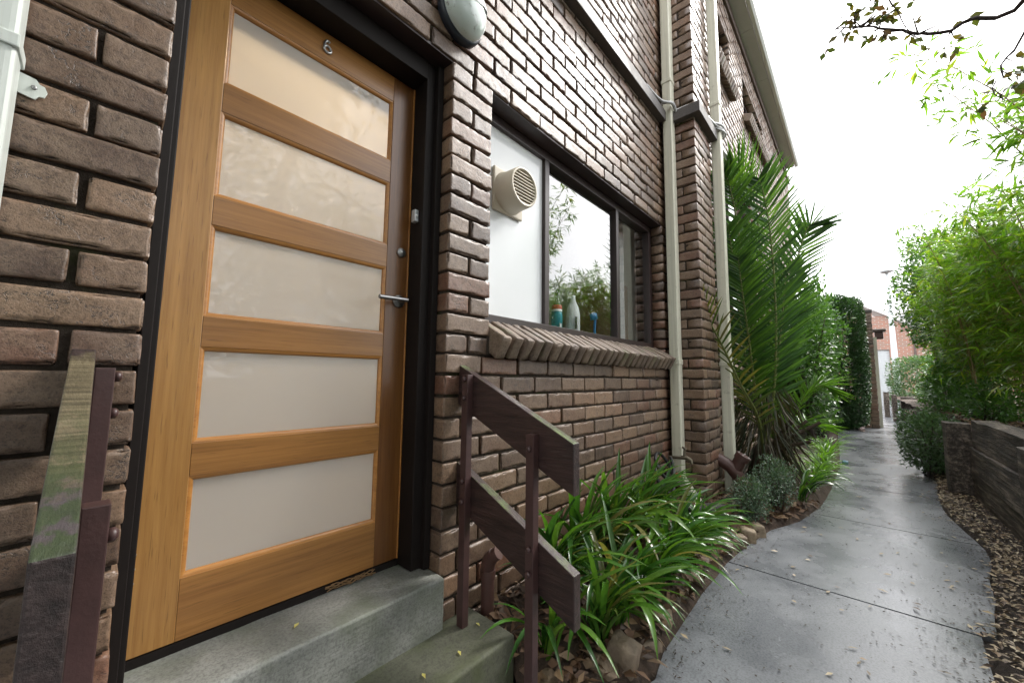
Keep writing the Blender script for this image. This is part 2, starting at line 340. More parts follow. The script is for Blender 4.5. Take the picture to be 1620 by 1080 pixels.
# ------------------------------------------------------------------ helpers: meshes and objects
WL = {}      # world location of every empty
def setp(o, parent):
    if parent is None: return
    o.parent = parent
    if parent.name in WL: o.matrix_parent_inverse = Matrix.Translation(-WL[parent.name])
def props(o, label=None, cat=None, group=None, kind=None, category=None):
    cat = cat or category
    for k, v in (('label', label), ('category', cat), ('group', group), ('kind', kind)):
        if v: o[k] = v
    return o
def thing(name, label, cat, loc, group=None, kind=None):
    o = bpy.data.objects.new(name, None); C.objects.link(o); o.location = loc; o.empty_display_size = .1
    WL[o.name] = Vector(loc); return props(o, label, cat, group, kind)
def link(name, me, parent=None, matrix=None, **pr):
    o = bpy.data.objects.new(name, me); C.objects.link(o)
    if matrix is not None: o.matrix_world = matrix
    setp(o, parent)
    return props(o, **pr)
class MB:
    def __init__(s): s.v = []; s.f = []; s.mi = []; s.smooth = []
    def add(s, vs, fs, mi=0, smooth=False):
        n = len(s.v); s.v += [tuple(p) for p in vs]
        for f in fs: s.f.append(tuple(i+n for i in f)); s.mi.append(mi); s.smooth.append(smooth)
        return s
    def box(s, a, b, mi=0):
        x0, y0, z0 = a; x1, y1, z1 = b
        s.add([(x0, y0, z0), (x1, y0, z0), (x1, y1, z0), (x0, y1, z0), (x0, y0, z1), (x1, y0, z1), (x1, y1, z1), (x0, y1, z1)],
              [(0, 3, 2, 1), (4, 5, 6, 7), (0, 1, 5, 4), (1, 2, 6, 5), (2, 3, 7, 6), (3, 0, 4, 7)], mi); return s
    def hexa(s, p, mi=0):      # 8 corners in the order of box()
        s.add(p, [(0, 3, 2, 1), (4, 5, 6, 7), (0, 1, 5, 4), (1, 2, 6, 5), (2, 3, 7, 6), (3, 0, 4, 7)], mi); return s
    def tube(s, pts, rad, n=8, mi=0, cap=True, smooth=True):
        pts = [Vector(p) for p in pts]; rads = rad if hasattr(rad, '__len__') else [rad]*len(pts)
        vs = []; prev = None
        for i, p in enumerate(pts):
            d = (pts[min(i+1, len(pts)-1)] - pts[max(i-1, 0)]).normalized()
            a = d.orthogonal().normalized() if prev is None else (prev - d*prev.dot(d)).normalized()
            prev = a; b = d.cross(a)
            vs += [p + (a*math.cos(2*math.pi*k/n) + b*math.sin(2*math.pi*k/n))*rads[i] for k in range(n)]
        fs = [(i*n+k, i*n+(k+1) % n, (i+1)*n+(k+1) % n, (i+1)*n+k) for i in range(len(pts)-1) for k in range(n)]
        s.add(vs, fs, mi, smooth)
        if cap: s.add(vs[:n], [tuple(range(n-1, -1, -1))], mi); s.add(vs[-n:], [tuple(range(n))], mi)
        return s
    def lathe(s, prof, origin, axis=(0, 0, 1), n=24, mi=0, sx=1.0, smooth=True):
        ax = Vector(axis).normalized(); a = Vector((1, 0, 0)) if abs(ax.x) < .9 else Vector((0, 0, 1))
        a = (a - ax*a.dot(ax)).normalized(); b = ax.cross(a); o = Vector(origin); vs = []
        for r_, h in prof: vs += [o + ax*h + a*(r_*sx*math.cos(2*math.pi*k/n)) + b*(r_*math.sin(2*math.pi*k/n)) for k in range(n)]
        fs = [(i*n+k, i*n+(k+1) % n, (i+1)*n+(k+1) % n, (i+1)*n+k) for i in range(len(prof)-1) for k in range(n)]
        s.add(vs, fs, mi, smooth); return s
    def mesh(s, name, mats, bevel=0, seg=2, shift=None):
        me = bpy.data.meshes.new(name); vs = s.v if shift is None else [tuple(Vector(p)-shift) for p in s.v]
        me.from_pydata(vs, [], s.f); me.polygons.foreach_set('material_index', s.mi); me.polygons.foreach_set('use_smooth', s.smooth)
        for k in ([mats] if isinstance(mats, str) else mats): me.materials.append(M[k])
        me.update()
        if bevel:
            bm = bmesh.new(); bm.from_mesh(me); bmesh.ops.remove_doubles(bm, verts=bm.verts, dist=1e-6)
            bmesh.ops.recalc_face_normals(bm, faces=bm.faces)
            es = [e for e in bm.edges if len(e.link_faces) == 2 and e.calc_face_angle(0) > R(35)]
            bmesh.ops.bevel(bm, geom=es, offset=bevel, segments=seg, profile=.6, affect='EDGES', clamp_overlap=True)
            bm.to_mesh(me); bm.free()
        return me
    def build(s, name, mats, parent=None, bevel=0, seg=2, **pr):
        if parent is None:
            a = np.array(s.v); base = Vector(((a[:, 0].min()+a[:, 0].max())/2, (a[:, 1].min()+a[:, 1].max())/2, a[:, 2].min()))
            o = link(name, s.mesh(name, mats, bevel, seg, base), None, None, **pr); o.location = base; WL[o.name] = base; return o
        return link(name, s.mesh(name, mats, bevel, seg), parent, None, **pr)
def npmesh(name, V, F, mats, mi=None, smooth=False):
    """mesh from numpy arrays, F triangles or quads (all the same)"""
    me = bpy.data.meshes.new(name); V = np.asarray(V, np.float32); F = np.asarray(F, np.int32); k = F.shape[1]
    me.vertices.add(len(V)); me.vertices.foreach_set('co', V.ravel())
    me.loops.add(F.size); me.loops.foreach_set('vertex_index', F.ravel())
    me.polygons.add(len(F)); me.polygons.foreach_set('loop_start', np.arange(0, F.size, k, dtype=np.int32))
    if mi is not None: me.polygons.foreach_set('material_index', np.asarray(mi, np.int32))
    if smooth: me.polygons.foreach_set('use_smooth', np.ones(len(F), bool))
    for q in ([mats] if isinstance(mats, str) else mats): me.materials.append(M[q])
    me.update(calc_edges=True); me.validate(); return me
def unit(a): return a/np.maximum(np.linalg.norm(a, axis=-1, keepdims=True), 1e-9)
def leaves(P, D, U, L, W, fold=.15, droop=.12):
    """leaf blades: P base, D direction, U rough up; returns V,F of 4 triangles per blade"""
    P = np.asarray(P, float); n = len(P); D = unit(np.asarray(D, float)); S = unit(np.cross(D, U)); Nn = unit(np.cross(S, D))
    L = np.broadcast_to(np.asarray(L, float), (n,))[:, None]; W = np.broadcast_to(np.asarray(W, float), (n,))[:, None]
    mid = P + D*L*.45; a = mid + S*W*.5 + Nn*W*fold; b = mid - S*W*.5 + Nn*W*fold; tip = P + D*L - Nn*L*droop
    V = np.stack([P, a, mid, b, tip], 1).reshape(-1, 3); i = np.arange(n)[:, None]*5
    F = np.concatenate([i+[0, 2, 1], i+[0, 3, 2], i+[1, 2, 4], i+[2, 3, 4]], 0)
    return V, F
def rdir(n, zlo=-1, zhi=1):
    z = rng.uniform(zlo, zhi, n); a = rng.uniform(0, 2*math.pi, n); s = np.sqrt(np.maximum(0, 1-z*z)); return np.stack([s*np.cos(a), s*np.sin(a), z], 1)
def on_ground(P, n_): return P
def proj(p):
    q = Vector(p)-CAM; z = q.dot(fw)
    return (810+FPX*q.dot(rt)/z, 540-FPX*q.dot(up)/z, z)

# ------------------------------------------------------------------ brick shapes
def brick_mesh(name, lx, ly, lz, nx, ny, nz, r, amp, seed, mats='brick', chip=.030):
    """a rough clinker brick: rounded box with chipped arrises; front face looks to -Y, centre at the origin"""
    V = []; F = []; idx = {}
    def vid(i, j, k):
        key = (i, j, k)
        if key not in idx: idx[key] = len(V); V.append((i/nx-.5, j/ny-.5, k/nz-.5))
        return idx[key]
    for i in range(nx):
        for k in range(nz): F.append((vid(i, 0, k), vid(i+1, 0, k), vid(i+1, 0, k+1), vid(i, 0, k+1))); F.append((vid(i, ny, k), vid(i, ny, k+1), vid(i+1, ny, k+1), vid(i+1, ny, k)))
    for j in range(ny):
        for k in range(nz): F.append((vid(0, j, k), vid(0, j, k+1), vid(0, j+1, k+1), vid(0, j+1, k))); F.append((vid(nx, j, k), vid(nx, j+1, k), vid(nx, j+1, k+1), vid(nx, j, k+1)))
    for i in range(nx):
        for j in range(ny): F.append((vid(i, j, 0), vid(i, j+1, 0), vid(i+1, j+1, 0), vid(i+1, j, 0))); F.append((vid(i, j, nz), vid(i+1, j, nz), vid(i+1, j+1, nz), vid(i, j+1, nz)))
    out = []; h = Vector((lx/2, ly/2, lz/2)); off = Vector((seed*3.1, seed*1.7, seed*.9))
    def warp(t, n):   # crowd the grid toward the edges
        s = 1 if t >= 0 else -1; a = abs(t)*2; return s*(1-(1-a)**1.9)/2
    for x, y, z in V:
        p = Vector((warp(x, nx)*lx, warp(y, ny)*ly, warp(z, nz)*lz))
        rr = r*(1+.7*mnoise.noise(p*22+off))
        inner = Vector([max(-(h[i]-rr), min(h[i]-rr, p[i])) for i in range(3)]); d = p-inner
        if d.length > 1e-9: p = inner + d.normalized()*min(d.length, rr)
        nv = mnoise.noise_vector(p*16+off)*amp + mnoise.noise_vector(p*55+off)*amp*.45
        ed = d.length/max(rr, 1e-6)
        if ed > 1.05: nv = nv - d.normalized()*max(0, mnoise.noise(p*42+off*3)-.08)*chip
        p = p + nv; p.y += abs(mnoise.noise(p*9+off*2))*amp*.6
        out.append(p)
    me = bpy.data.meshes.new(name); me.from_pydata(out, [], F); me.polygons.foreach_set('use_smooth', [True]*len(F))
    me.materials.append(M[mats]); me.update(); return me
BL, BD, BH = .230, .108, .076
def variants(n, lx, mats='brick', hi=True, amp=.0015):
    return [brick_mesh('brick', lx, BD, BH, (26 if lx > .2 else 14) if hi else (6 if lx > .2 else 4), 8 if hi else 2, 10 if hi else 3, .0038, amp, 5*i+1+lx*10, mats) for i in range(n)]
V_S, V_H = variants(12, BL), variants(9, .110)
def lowarrays(me):
    v = np.empty(len(me.vertices)*3, np.float32); me.vertices.foreach_get('co', v); f = np.empty(len(me.loops), np.int32); me.loops.foreach_get('vertex_index', f)
    return v.reshape(-1, 3), f.reshape(-1, 4)
LO_S = [lowarrays(m) for m in variants(6, BL, hi=False, amp=.002)]; LO_H = [lowarrays(m) for m in variants(5, .110, hi=False, amp=.002)]

ZB = 1.10
def course_z(k): return ZB + (k*.0843 if k >= 0 else k*.086)
def row_split(x0, x1, off, right_aligned=False):
    """brick spans between x0 and x1 for one course; joints lie at off + i*0.24"""
    js = [x0]; i = math.ceil((x0+.05-off)/.24)
    while off+i*.24 < x1-.05: js.append(off+i*.24); i += 1
    js.append(x1); return [(a, b) for a, b in zip(js, js[1:])]
BRICKS = []   # (centre, length, height, rotz, normal)
def lay(x0, x1, zk, y, off):
    za, zb_ = course_z(zk), course_z(zk+1)
    for a, b in row_split(x0, x1, off):
        ga = 0 if abs(a-x0) < 1e-6 else .0068; gb = 0 if abs(b-x1) < 1e-6 else .0068
        BRICKS.append((((a+ga+b-gb)/2, y+BD/2, (za+zb_)/2), b-gb-a-ga, (zb_-za)-.0125, 0.0))

# ------------------------------------------------------------------ the near building
DX0, DX1 = .075, .947       # door opening
WX0, WX1 = 1.182, 3.292     # window opening
HEAD = course_z(16)         # underside of the brickwork over the openings (2.449)
PX0, PX1, PY = 3.39, 3.87, -.27   # pier
TOPK = 58                   # courses up to about six metres
house = thing('brick_house', 'dark clinker brick house front with timber front door, wide window and brick pier', 'house', (1.6, .1, 0))
# mortar core with the openings left out
mb = MB(); y0, y1 = .015, .25
def core(x0, x1, z0, z1): mb.box((x0, y0, z0), (x1, y1, z1))
core(-1.6, DX0-.010, -.1, 6); core(DX0-.010, DX1+.010, HEAD+.012, 6); core(DX0-.010, DX1+.010, -.1, .2)
core(DX1+.010, WX0-.010, -.1, 6); core(WX0-.010, WX1+.010, HEAD+.012, 6); core(WX0-.010, WX1+.010, -.1, 1.25); core(WX1+.010, PX0+.2, -.1, 6)
mb.box((PX0+.012, PY+.012, -.1), (PX1-.012, .26, 6))
wall = mb.build('wall', 'mortar', house)
for k in range(-12, TOPK):
    odd = k % 2
    zc = course_z(k)
    # left of the door
    if zc < HEAD-.01:
        lay(-1.6, DX0, k, 0, DX0-(.24 if odd else .115))
    if zc < HEAD-.01:
        if zc+.03 > 1.30 and True:       # slim pier between door and window
            lay(DX1, WX0, k, 0, DX1+(.1175 if odd else .24))
        elif zc < 1.30:
            if k < 1: lay(DX1, PX0-.002, k, 0, 1.271+(0 if odd else .1125))
            else: lay(DX1, WX0, k, 0, DX1+(.1175 if odd else .24))
        if zc > 1.15: lay(WX1, PX0-.002, k, 0, WX1+(.24 if odd else .05))
    else:
        lay(-1.6, PX0-.002, k, 0, -1.6+(.12 if odd else .24)+.03)
    # pier: one brick along each face in turn
    za, zb_ = zc, course_z(k+1); zm = (za+zb_)/2; hh = zb_-za-.0125
    if odd:
        BRICKS.append(((PX0+.115, PY+BD/2, zm), .23, hh, 0.0)); BRICKS.append(((PX0+.24+.115, PY+BD/2, zm), .23, hh, 0.0))
        BRICKS.append(((PX0+BD/2, PY+.118+.076, zm), .15, hh, -math.pi/2))
    else:
        BRICKS.append(((PX0+BD/2, PY+.115, zm), .23, hh, -math.pi/2)); BRICKS.append(((PX0+.118+.115, PY+BD/2, zm), .23, hh, 0.0)); BRICKS.append(((PX0+.358+.055, PY+BD/2, zm), .11, hh, 0.0))
        BRICKS.append(((PX0+BD/2, PY+.24+.015, zm), .028, hh, -math.pi/2))
def brick_area(c, L, H, rz):
    n = Vector((math.sin(rz), -math.cos(rz), 0)); ex = Vector((math.cos(rz), math.sin(rz), 0))*L/2; ez = Vector((0, 0, H/2)); f0 = Vector(c)+n*BD/2
    q = [proj(f0+ex*sx+ez*sz) for sx, sz in ((-1, -1), (1, -1), (1, 1), (-1, 1))]
    if min(p[2] for p in q) < .1: return 0
    p2 = [(min(max(p[0], 0), 1620), min(max(p[1], 0), 1080)) for p in q]
    return abs(sum(p2[i][0]*p2[(i+1) % 4][1]-p2[(i+1) % 4][0]*p2[i][1] for i in range(4)))/2
BRICKS = sorted(((brick_area(*b), b) for b in BRICKS), key=lambda t: -t[0])
def brick_matrix(b, base_len):
    c, L, H, rz = b
    flip = random.choice((0, math.pi))
    m = Matrix.Translation(Vector(c)+Vector((random.uniform(-.002, .002), random.uniform(-.004, .003), random.uniform(-.002, .002))))
    m = m @ Matrix.Rotation(rz+random.uniform(-.012, .012), 4, 'Z') @ Matrix.Rotation(random.uniform(-.008, .008), 4, 'Y')
    return m @ Matrix.Diagonal((L/base_len*random.choice((1, 1)), 1, H/BH*random.choice((1, -1)), 1)) if False else m @ Matrix.Diagonal((L/base_len, 1, H/BH, 1))
def joined_bricks(lst, name, parent, mats='brick', base_len=None):
    Vs, Fs, n = [], [], 0
    for b in lst:
        S = b[1] > .16; v, f = random.choice(LO_S if S else LO_H); m = np.array(brick_matrix(b, BL if S else .11))
        Vs.append(v @ m[:3, :3].T + m[:3, 3]); Fs.append(f+n); n += len(v)
    return link(name, npmesh(name, np.concatenate(Vs), np.concatenate(Fs), mats, smooth=True), parent, kind='stuff')
NSINGLE = 272
for a, b in BRICKS[:NSINGLE]:
    S = b[1] > .16
    link('brick', random.choice(V_S if S else V_H), wall, brick_matrix(b, BL if S else .11))
joined_bricks([b for a, b in BRICKS[NSINGLE:]], 'brickwork', wall)

# sloping sill of bricks on edge under the window
sill = MB().box((WX0-.01, .0, 1.19), (WX1+.005, .09, 1.275)).build('window_sill', 'mortar', house)
SV = [brick_mesh('brick', .0565, .205, .108, 5, 10, 6, .007, .002, 60+i, 'brick_sill') for i in range(6)]
ns = 27; pitch = (WX1-WX0+.012)/ns
for i in range(ns):
    m = Matrix.Translation((WX0-.006+pitch*(i+.5), .022+random.uniform(-.004, .004), 1.268+random.uniform(-.003, .003))) @ Matrix.Rotation(R(29), 4, 'X') @ Matrix.Rotation(random.uniform(-.02, .02), 4, 'Z')
    link('brick', random.choice(SV), sill, m)
# concrete band between the storeys, stepping round the pier
mb = MB(); mb.box((-1.6, -.062, 3.40), (3.295, .02, 3.495)); mb.build('concrete_band', 'lintel', house, .004)
mb = MB(); mb.box((3.335, -.332, 3.395), (3.90, .02, 3.49)); mb.build('pier_band', 'lintel', house, .004)
# steel lintels over the openings
MB().box((DX0-.06, .012, HEAD-.004), (DX1+.06, .10, HEAD+.008)).build('lintel', 'metal_frame', house)
MB().box((WX0-.06, .012, HEAD-.004), (WX1+.06, .10, HEAD+.008)).build('lintel', 'metal_frame', house)

# ---- door frame
DZ0, DZ1 = .376, 2.357; LX0, LX1 = .112, .874; DY = .18
df = MB()
df.box((DX0-.005, .085, .352), (LX0-.003, .27, HEAD-.006)); df.box((LX1+.003, .088, .352), (DX1+.004, .27, HEAD-.006)); df.box((LX0-.003, .0865, DZ1+.004), (LX1+.003, .27, HEAD-.006))
frame = df.build('door_frame', 'frame_brown', house, .003)
st = MB(); st.box((DX0+.001, .062, .353), (DX0+.021, .0845, HEAD-.01)); st.build('door_stop', 'frame_brown', frame, .002)
st = MB(); st.box((DX1-.030, .062, .353), (DX1-.002, .0875, HEAD-.01)); st.build('door_stop', 'frame_brown', frame, .002)
# ---- door leaf
door = MB().box((LX0, DY, DZ0), (.208, DY+.038, DZ1)).build('door', 'wood_v', house, .002)
MB().box((.7752, DY, DZ0), (LX1, DY+.038, DZ1)).build('stile', 'wood_dark', door, .002, label='darker brown lock stile')
MB().box((LX1-.004, DY-.0035, DZ0), (LX1+.0015, DY+.03, DZ1)).build('edge_strip', 'wood_bead', door, .001)
panes = [(1.980, 2.247), (1.6205, 1.888), (1.257, 1.531), (.8965, 1.168), (.537, .806)]
rails = [(2.247, DZ1), (1.888, 1.980), (1.531, 1.6205), (1.168, 1.257), (.806, .8965), (DZ0, .537)]
for z0, z1 in rails: MB().box((.2083, DY+.0004, z0), (.7749, DY+.0376, z1)).build('rail', 'wood_h', door, .0015)
for z0, z1 in panes:
    x0, x1 = .2083, .7749
    MB().box((x0+.002, DY+.0135, z0+.002), (x1-.002, DY+.019, z1-.002)).build('pane', 'frosted_glass', door)
    bd = MB(); t = .0125; ya, yb = DY+.0135, DY+.0025
    def bead(p0, p1, q0, q1):   # quarter-round glazing bead, outer edge proud, inner edge at the glass
        n = 5; vs = []
        for i in range(n+1):
            a = i/n*math.pi/2; u = 1-math.cos(a); h = math.sin(a)
            y = yb+(ya-yb)*u if True else ya
            for P0, Q0 in ((p0, q0), (p1, q1)):
                vs.append((P0[0]+(Q0[0]-P0[0])*h, y, P0[1]+(Q0[1]-P0[1])*h))
        bd.add(vs, [(2*i, 2*i+1, 2*i+3, 2*i+2) for i in range(n)], 0, True)
    o = [(x0, z0), (x1, z0), (x1, z1), (x0, z1)]; q = [(x0+t, z0+t), (x1-t, z0+t), (x1-t, z1-t), (x0+t, z1-t)]
    for i in range(4): bead(o[i], o[(i+1) % 4], q[i], q[(i+1) % 4])
    bd.build('glazing_bead', 'wood_bead', door)
MB().box((LX0-.002, DY-.002, .349), (LX1+.002, DY+.09, DZ0-.003)).build('gap_filler', 'frame_brown', frame)  # dark box added to block hall light leaking under the door
# numeral 6
cu = []
for i in range(15): a = R(70)+i/14*R(150); cu.append((.499+.0175*math.cos(a)*1.0, DY-.003, 2.302+.024*math.sin(a)))
num = MB(); lp = []
for i in range(25): a = i/24*2*math.pi; lp.append((.499+.0125*math.cos(a), DY-.003, 2.2915+.0125*math.sin(a)))
num.tube(lp, .005, 6, cap=False)
num.tube([(.499+.0125*math.cos(a), DY-.003, 2.2915+.004+.0285*math.sin(a)) for a in [R(62)+i*R(118)/12 for i in range(13)]], .005, 6)
num.build('numeral', 'chrome', door)
# deadlock, lever, hinge, door bell
lk = MB().lathe([(0, .0), (.020, .0), (.0205, .004), (.018, .009), (.012, .0105), (.0, .0105)], (.838, DY, 1.605), (0, -1, 0), 28)
lock = lk.build('deadlock', 'steel_dull', door)
MB().lathe([(0, .0105), (.010, .0107), (.0095, .013), (.0, .013)], (.838, DY, 1.605), (0, -1, 0), 20).build('key_cylinder', 'chrome', door)
hd = MB().lathe([(0, 0), (.026, 0), (.0265, .006), (.024, .009), (.0, .009)], (.834, DY, 1.398), (0, -1, 0), 28)
hd.tube([(.834, DY-.008, 1.398), (.834, DY-.052, 1.398)], .0085, 12); hd.tube([(.846, DY-.050, 1.399), (.80, DY-.052, 1.397), (.722, DY-.052, 1.394)], .0085, 12)
hd.build('handle', 'steel_dull', door)
hg = MB().tube([(.105, DY-.006, .548), (.105, DY-.006, .640)], .0065, 10); hg.tube([(.105, DY-.006, .536), (.105, DY-.006, .548)], [.003, .0065], 10)
for z in (.56, .595, .63): hg.tube([(.108, DY-.004, z), (.117, DY-.006, z)], .0028, 8)
hg.build('hinge', 'chrome', door)
tw = MB()
for s in range(6):
    tw.tube([(.60+.17*i/9+random.uniform(-.006, .006), DY-.010+random.uniform(-.012, .006), .362+.008*math.sin(i+s)+random.uniform(0, .008)) for i in range(10)], .0016, 5)
tw.build('door_twine', 'twine', None, label='frayed brown twine lying along the foot of the timber front door', category='twine')
be = MB().box((.8765, .128, 1.735), (.8775+.0, .150, 1.785)) if False else MB().box((.857, .116, 1.733), (.8755, .142, 1.785))
bell = thing('door_bell', 'small grey door bell button on the dark door jamb', 'door bell', (.866, .13, 1.733))
be.build('housing', 'galvanised', bell, .003); MB().lathe([(0, 0), (.0055, 0), (.005, .003), (0, .003)], (.866, .116, 1.757), (0, -1, 0), 14).build('button', 'white_gloss', bell)

# ---- hallway behind the frosted door
hall = MB(); hall.box((-.55, .26, .30), (1.02, .27, .31))
hm = MB(); hm.add([(-.5, .27, .34), (1.1, .27, .34), (1.1, 1.9, .34), (-.5, 1.9, .34), (-.5, .27, 2.62), (1.1, .27, 2.62), (1.1, 1.9, 2.62), (-.5, 1.9, 2.62)],
                  [(0, 1, 2, 3), (4, 7, 6, 5), (3, 2, 6, 7), (0, 3, 7, 4), (1, 5, 6, 2)])
hm.build('hallway', 'room_wall', house)
hl = bpy.data.lights.new('hall_lamp', 'POINT'); hl.energy = 36; hl.color = (1.0, .76, .48); hl.shadow_soft_size = .05
ho = bpy.data.objects.new('hall_lamp', hl); C.objects.link(ho); ho.location = (.55, .78, 2.50)
MB().box((LX0-.1, .275, 2.235), (LX1+.1, .292, 2.60)).build('shade_board', 'room_wall', house)  # unseen board added to cast a shade band on the top pane

# ---- window
FY = .10
wf = MB(); fz0, fz1 = 1.352, HEAD-.005
wf.box((WX0-.004, FY, fz0), (WX1+.004, FY+.07, fz0+.045)); wf.box((WX0-.004, FY+.0005, fz1-.05), (WX1+.004, FY+.0695, fz1))
wf.box((WX0-.004, FY+.001, fz0+.045), (WX0+.035, FY+.069, fz1-.05)); wf.box((WX1-.05, FY+.001, fz0+.045), (WX1+.004, FY+.069, fz1-.05))
window = wf.build('window', 'metal_frame', house, .003)
for x in (1.752, 2.650): MB().box((x-.021, FY+.002, fz0+.045), (x+.021, FY+.066, fz1-.05)).build('mullion', 'metal_frame', window, .003)
MB().box((WX0+.035, FY+.026, fz0+.045), (1.731, FY+.032, fz1-.05)).build('panel', 'white_panel', window, label='white opaque panel with the exhaust fan')
for a, b in ((1.773, 2.629), (2.671, WX1-.05)):
    MB().add([(a, FY+.030, fz0+.045), (b, FY+.030, fz0+.045), (b, FY+.030, fz1-.05), (a, FY+.030, fz1-.05)], [(0, 1, 2, 3)]).build('pane', 'window_glass', window)
# kitchen behind it
km = MB(); a, b = (1.10, .25, .9), (3.40, 2.2, 2.62)
km.add([(a[0], a[1], a[2]), (b[0], a[1], a[2]), (b[0], b[1], a[2]), (a[0], b[1], a[2]), (a[0], a[1], b[2]), (b[0], a[1], b[2]), (b[0], b[1], b[2]), (a[0], b[1], b[2])],
       [(0, 1, 2, 3), (4, 7, 6, 5), (3, 2, 6, 7), (0, 3, 7, 4), (1, 5, 6, 2)]); km.build('kitchen_room', 'room_wall', house)
MB().box((1.14, .17, 1.355), (3.34, .40, 1.385)).build('inner_sill', 'white_gloss', house, .003)
MB().box((3.10, .36, 1.40), (3.36, .80, 1.96)).build('kitchen_cupboard', 'room_wood', house, .004)
MB().box((3.02, .27, 1.40), (3.10, .30, 2.38)).build('curtain_panel', 'far_white', house, .004)
# things on the inner sill
zs = 1.3855
b_ = thing('spray_cleaner_bottle', 'white plastic cleaner bottle behind the middle window pane', 'bottle', (2.16, .19, zs))
MB().lathe([(0, 0), (.040, 0), (.044, .01), (.044, .13), (.036, .18), (.017, .225), (.015, .25), (.015, .262), (0, .262)], (2.16, .19, zs), n=20, sx=1.1).build('body', 'white_gloss', b_)
MB().box((2.118, .144, zs+.03), (2.14, .1465, zs+.11)).build('label_print', 'dark', b_)
b_ = thing('green_bottle', 'dark green glass bottle beside the white cleaner bottle', 'bottle', (2.06, .25, zs))
MB().lathe([(0, 0), (.036, 0), (.037, .16), (.030, .19), (.014, .225), (.013, .29), (.015, .295), (0, .295)], (2.06, .25, zs), n=20).build('body', 'green_bottle', b_)
b_ = thing('scouring_powder_can', 'teal container with red cap standing in the window', 'container', (1.985, .20, zs))
MB().lathe([(0, 0), (.036, 0), (.036, .105), (.033, .13), (0, .13)], (1.985, .20, zs), n=20).build('body', 'teal_plastic', b_)
MB().lathe([(.0365, .13), (.036, .13), (.036, .142), (.0, .142)], (1.985, .20, zs), n=20).build('neck', 'white_gloss', b_)
MB().lathe([(.034, .1425), (.034, .165), (.03, .17), (0, .17)], (1.985, .20, zs), n=20).build('cap', 'red_plastic', b_)
MB().box((1.965, .1615, zs+.01), (1.985, .1645, zs+.05)).build('label_print', 'white_gloss', b_)
b_ = thing('dish_brush', 'blue dish brush standing upright by the second mullion', 'brush', (2.50, .22, zs))
MB().tube([(2.50, .22, zs), (2.495, .22, zs+.08), (2.505, .22, zs+.15)], .009, 8).build('handle', 'blue_plastic', b_)
MB().lathe([(0, 0), (.028, .004), (.026, .045), (.0, .055)], (2.49, .22, zs+.14), (-.35, 0, 1), 14).build('head', 'blue_plastic', b_)
b_ = MB().lathe([(0, 0), (.03, 0), (.03, .09), (0, .095)], (1.86, .25, zs), n=16).build('dark_jar', 'dark', None, label='small dark jar behind the glass near the first mullion', category='jar')
MB().tube([(1.80, .21, zs+.25), (1.95, .30, zs+.42)], .009, 8).build('tap_spout', 'chrome', house)

# ------------------------------------------------------------------ the far wing
WY = -.20; FX0, FX1 = PX1+.03, 11.2
wing = thing('brick_wing', 'two storey brick wing beyond the pier with grey eaves and gutter', 'house', (7.5, .1, 0))
ops = [(4.35, 5.25, course_z(43)+0, course_z(52)), (6.05, 7.60, course_z(45), course_z(52)), (4.40, 6.30, course_z(9), course_z(31))]
mb = MB()
def wcore(x0, x1, z0, z1):
    if x1-x0 > .01 and z1-z0 > .01: mb.box((x0, WY+.013, z0), (x1, WY+.25, z1))
xs = sorted({FX0, FX1, *[o[0]-.01 for o in ops], *[o[1]+.01 for o in ops]})
for xa, xb in zip(xs, xs[1:]):
    cov = sorted([(o[2]-.01, o[3]+.01) for o in ops if o[0]-.011 <= xa and o[1]+.011 >= xb]); z = -.1
    for c0, c1 in cov: wcore(xa, xb, z, c0); z = c1
    wcore(xa, xb, z, 6.02)
wwall = mb.build('wall', 'mortar', wing)
lst = []
for k in range(-12, 58):
    zc = course_z(k); zm = (zc+course_z(k+1))/2; hh = course_z(k+1)-zc-.0120
    segs = [(FX0, FX1)]
    for o in ops:
        if o[2]-.001 < zm < o[3]: segs = [s for a, b in segs for s in ((a, min(b, o[0])), (max(a, o[1]), b)) if s[1]-s[0] > .02]
    for a, b in segs:
        for p, q in row_split(a, b, FX0+(.12 if k % 2 else .24)):
            lst.append((((p+q)/2, WY+BD/2, zm), q-p-.010, hh, 0.0))
VL = [lowarrays(brick_mesh('b', BL, BD, BH, 3, 1, 2, .008, .002, 90+i)) for i in range(4)]
keep = (LO_S, LO_H)
Vs, Fs, n = [], [], 0
for b in lst:
    v, f = random.choice(VL); m = np.array(brick_matrix(b, BL)); Vs.append(v @ m[:3, :3].T + m[:3, 3]); Fs.append(f+n); n += len(v)
link('brickwork', npmesh('brickwork', np.concatenate(Vs), np.concatenate(Fs), 'brick_far', smooth=True), wwall, kind='stuff')
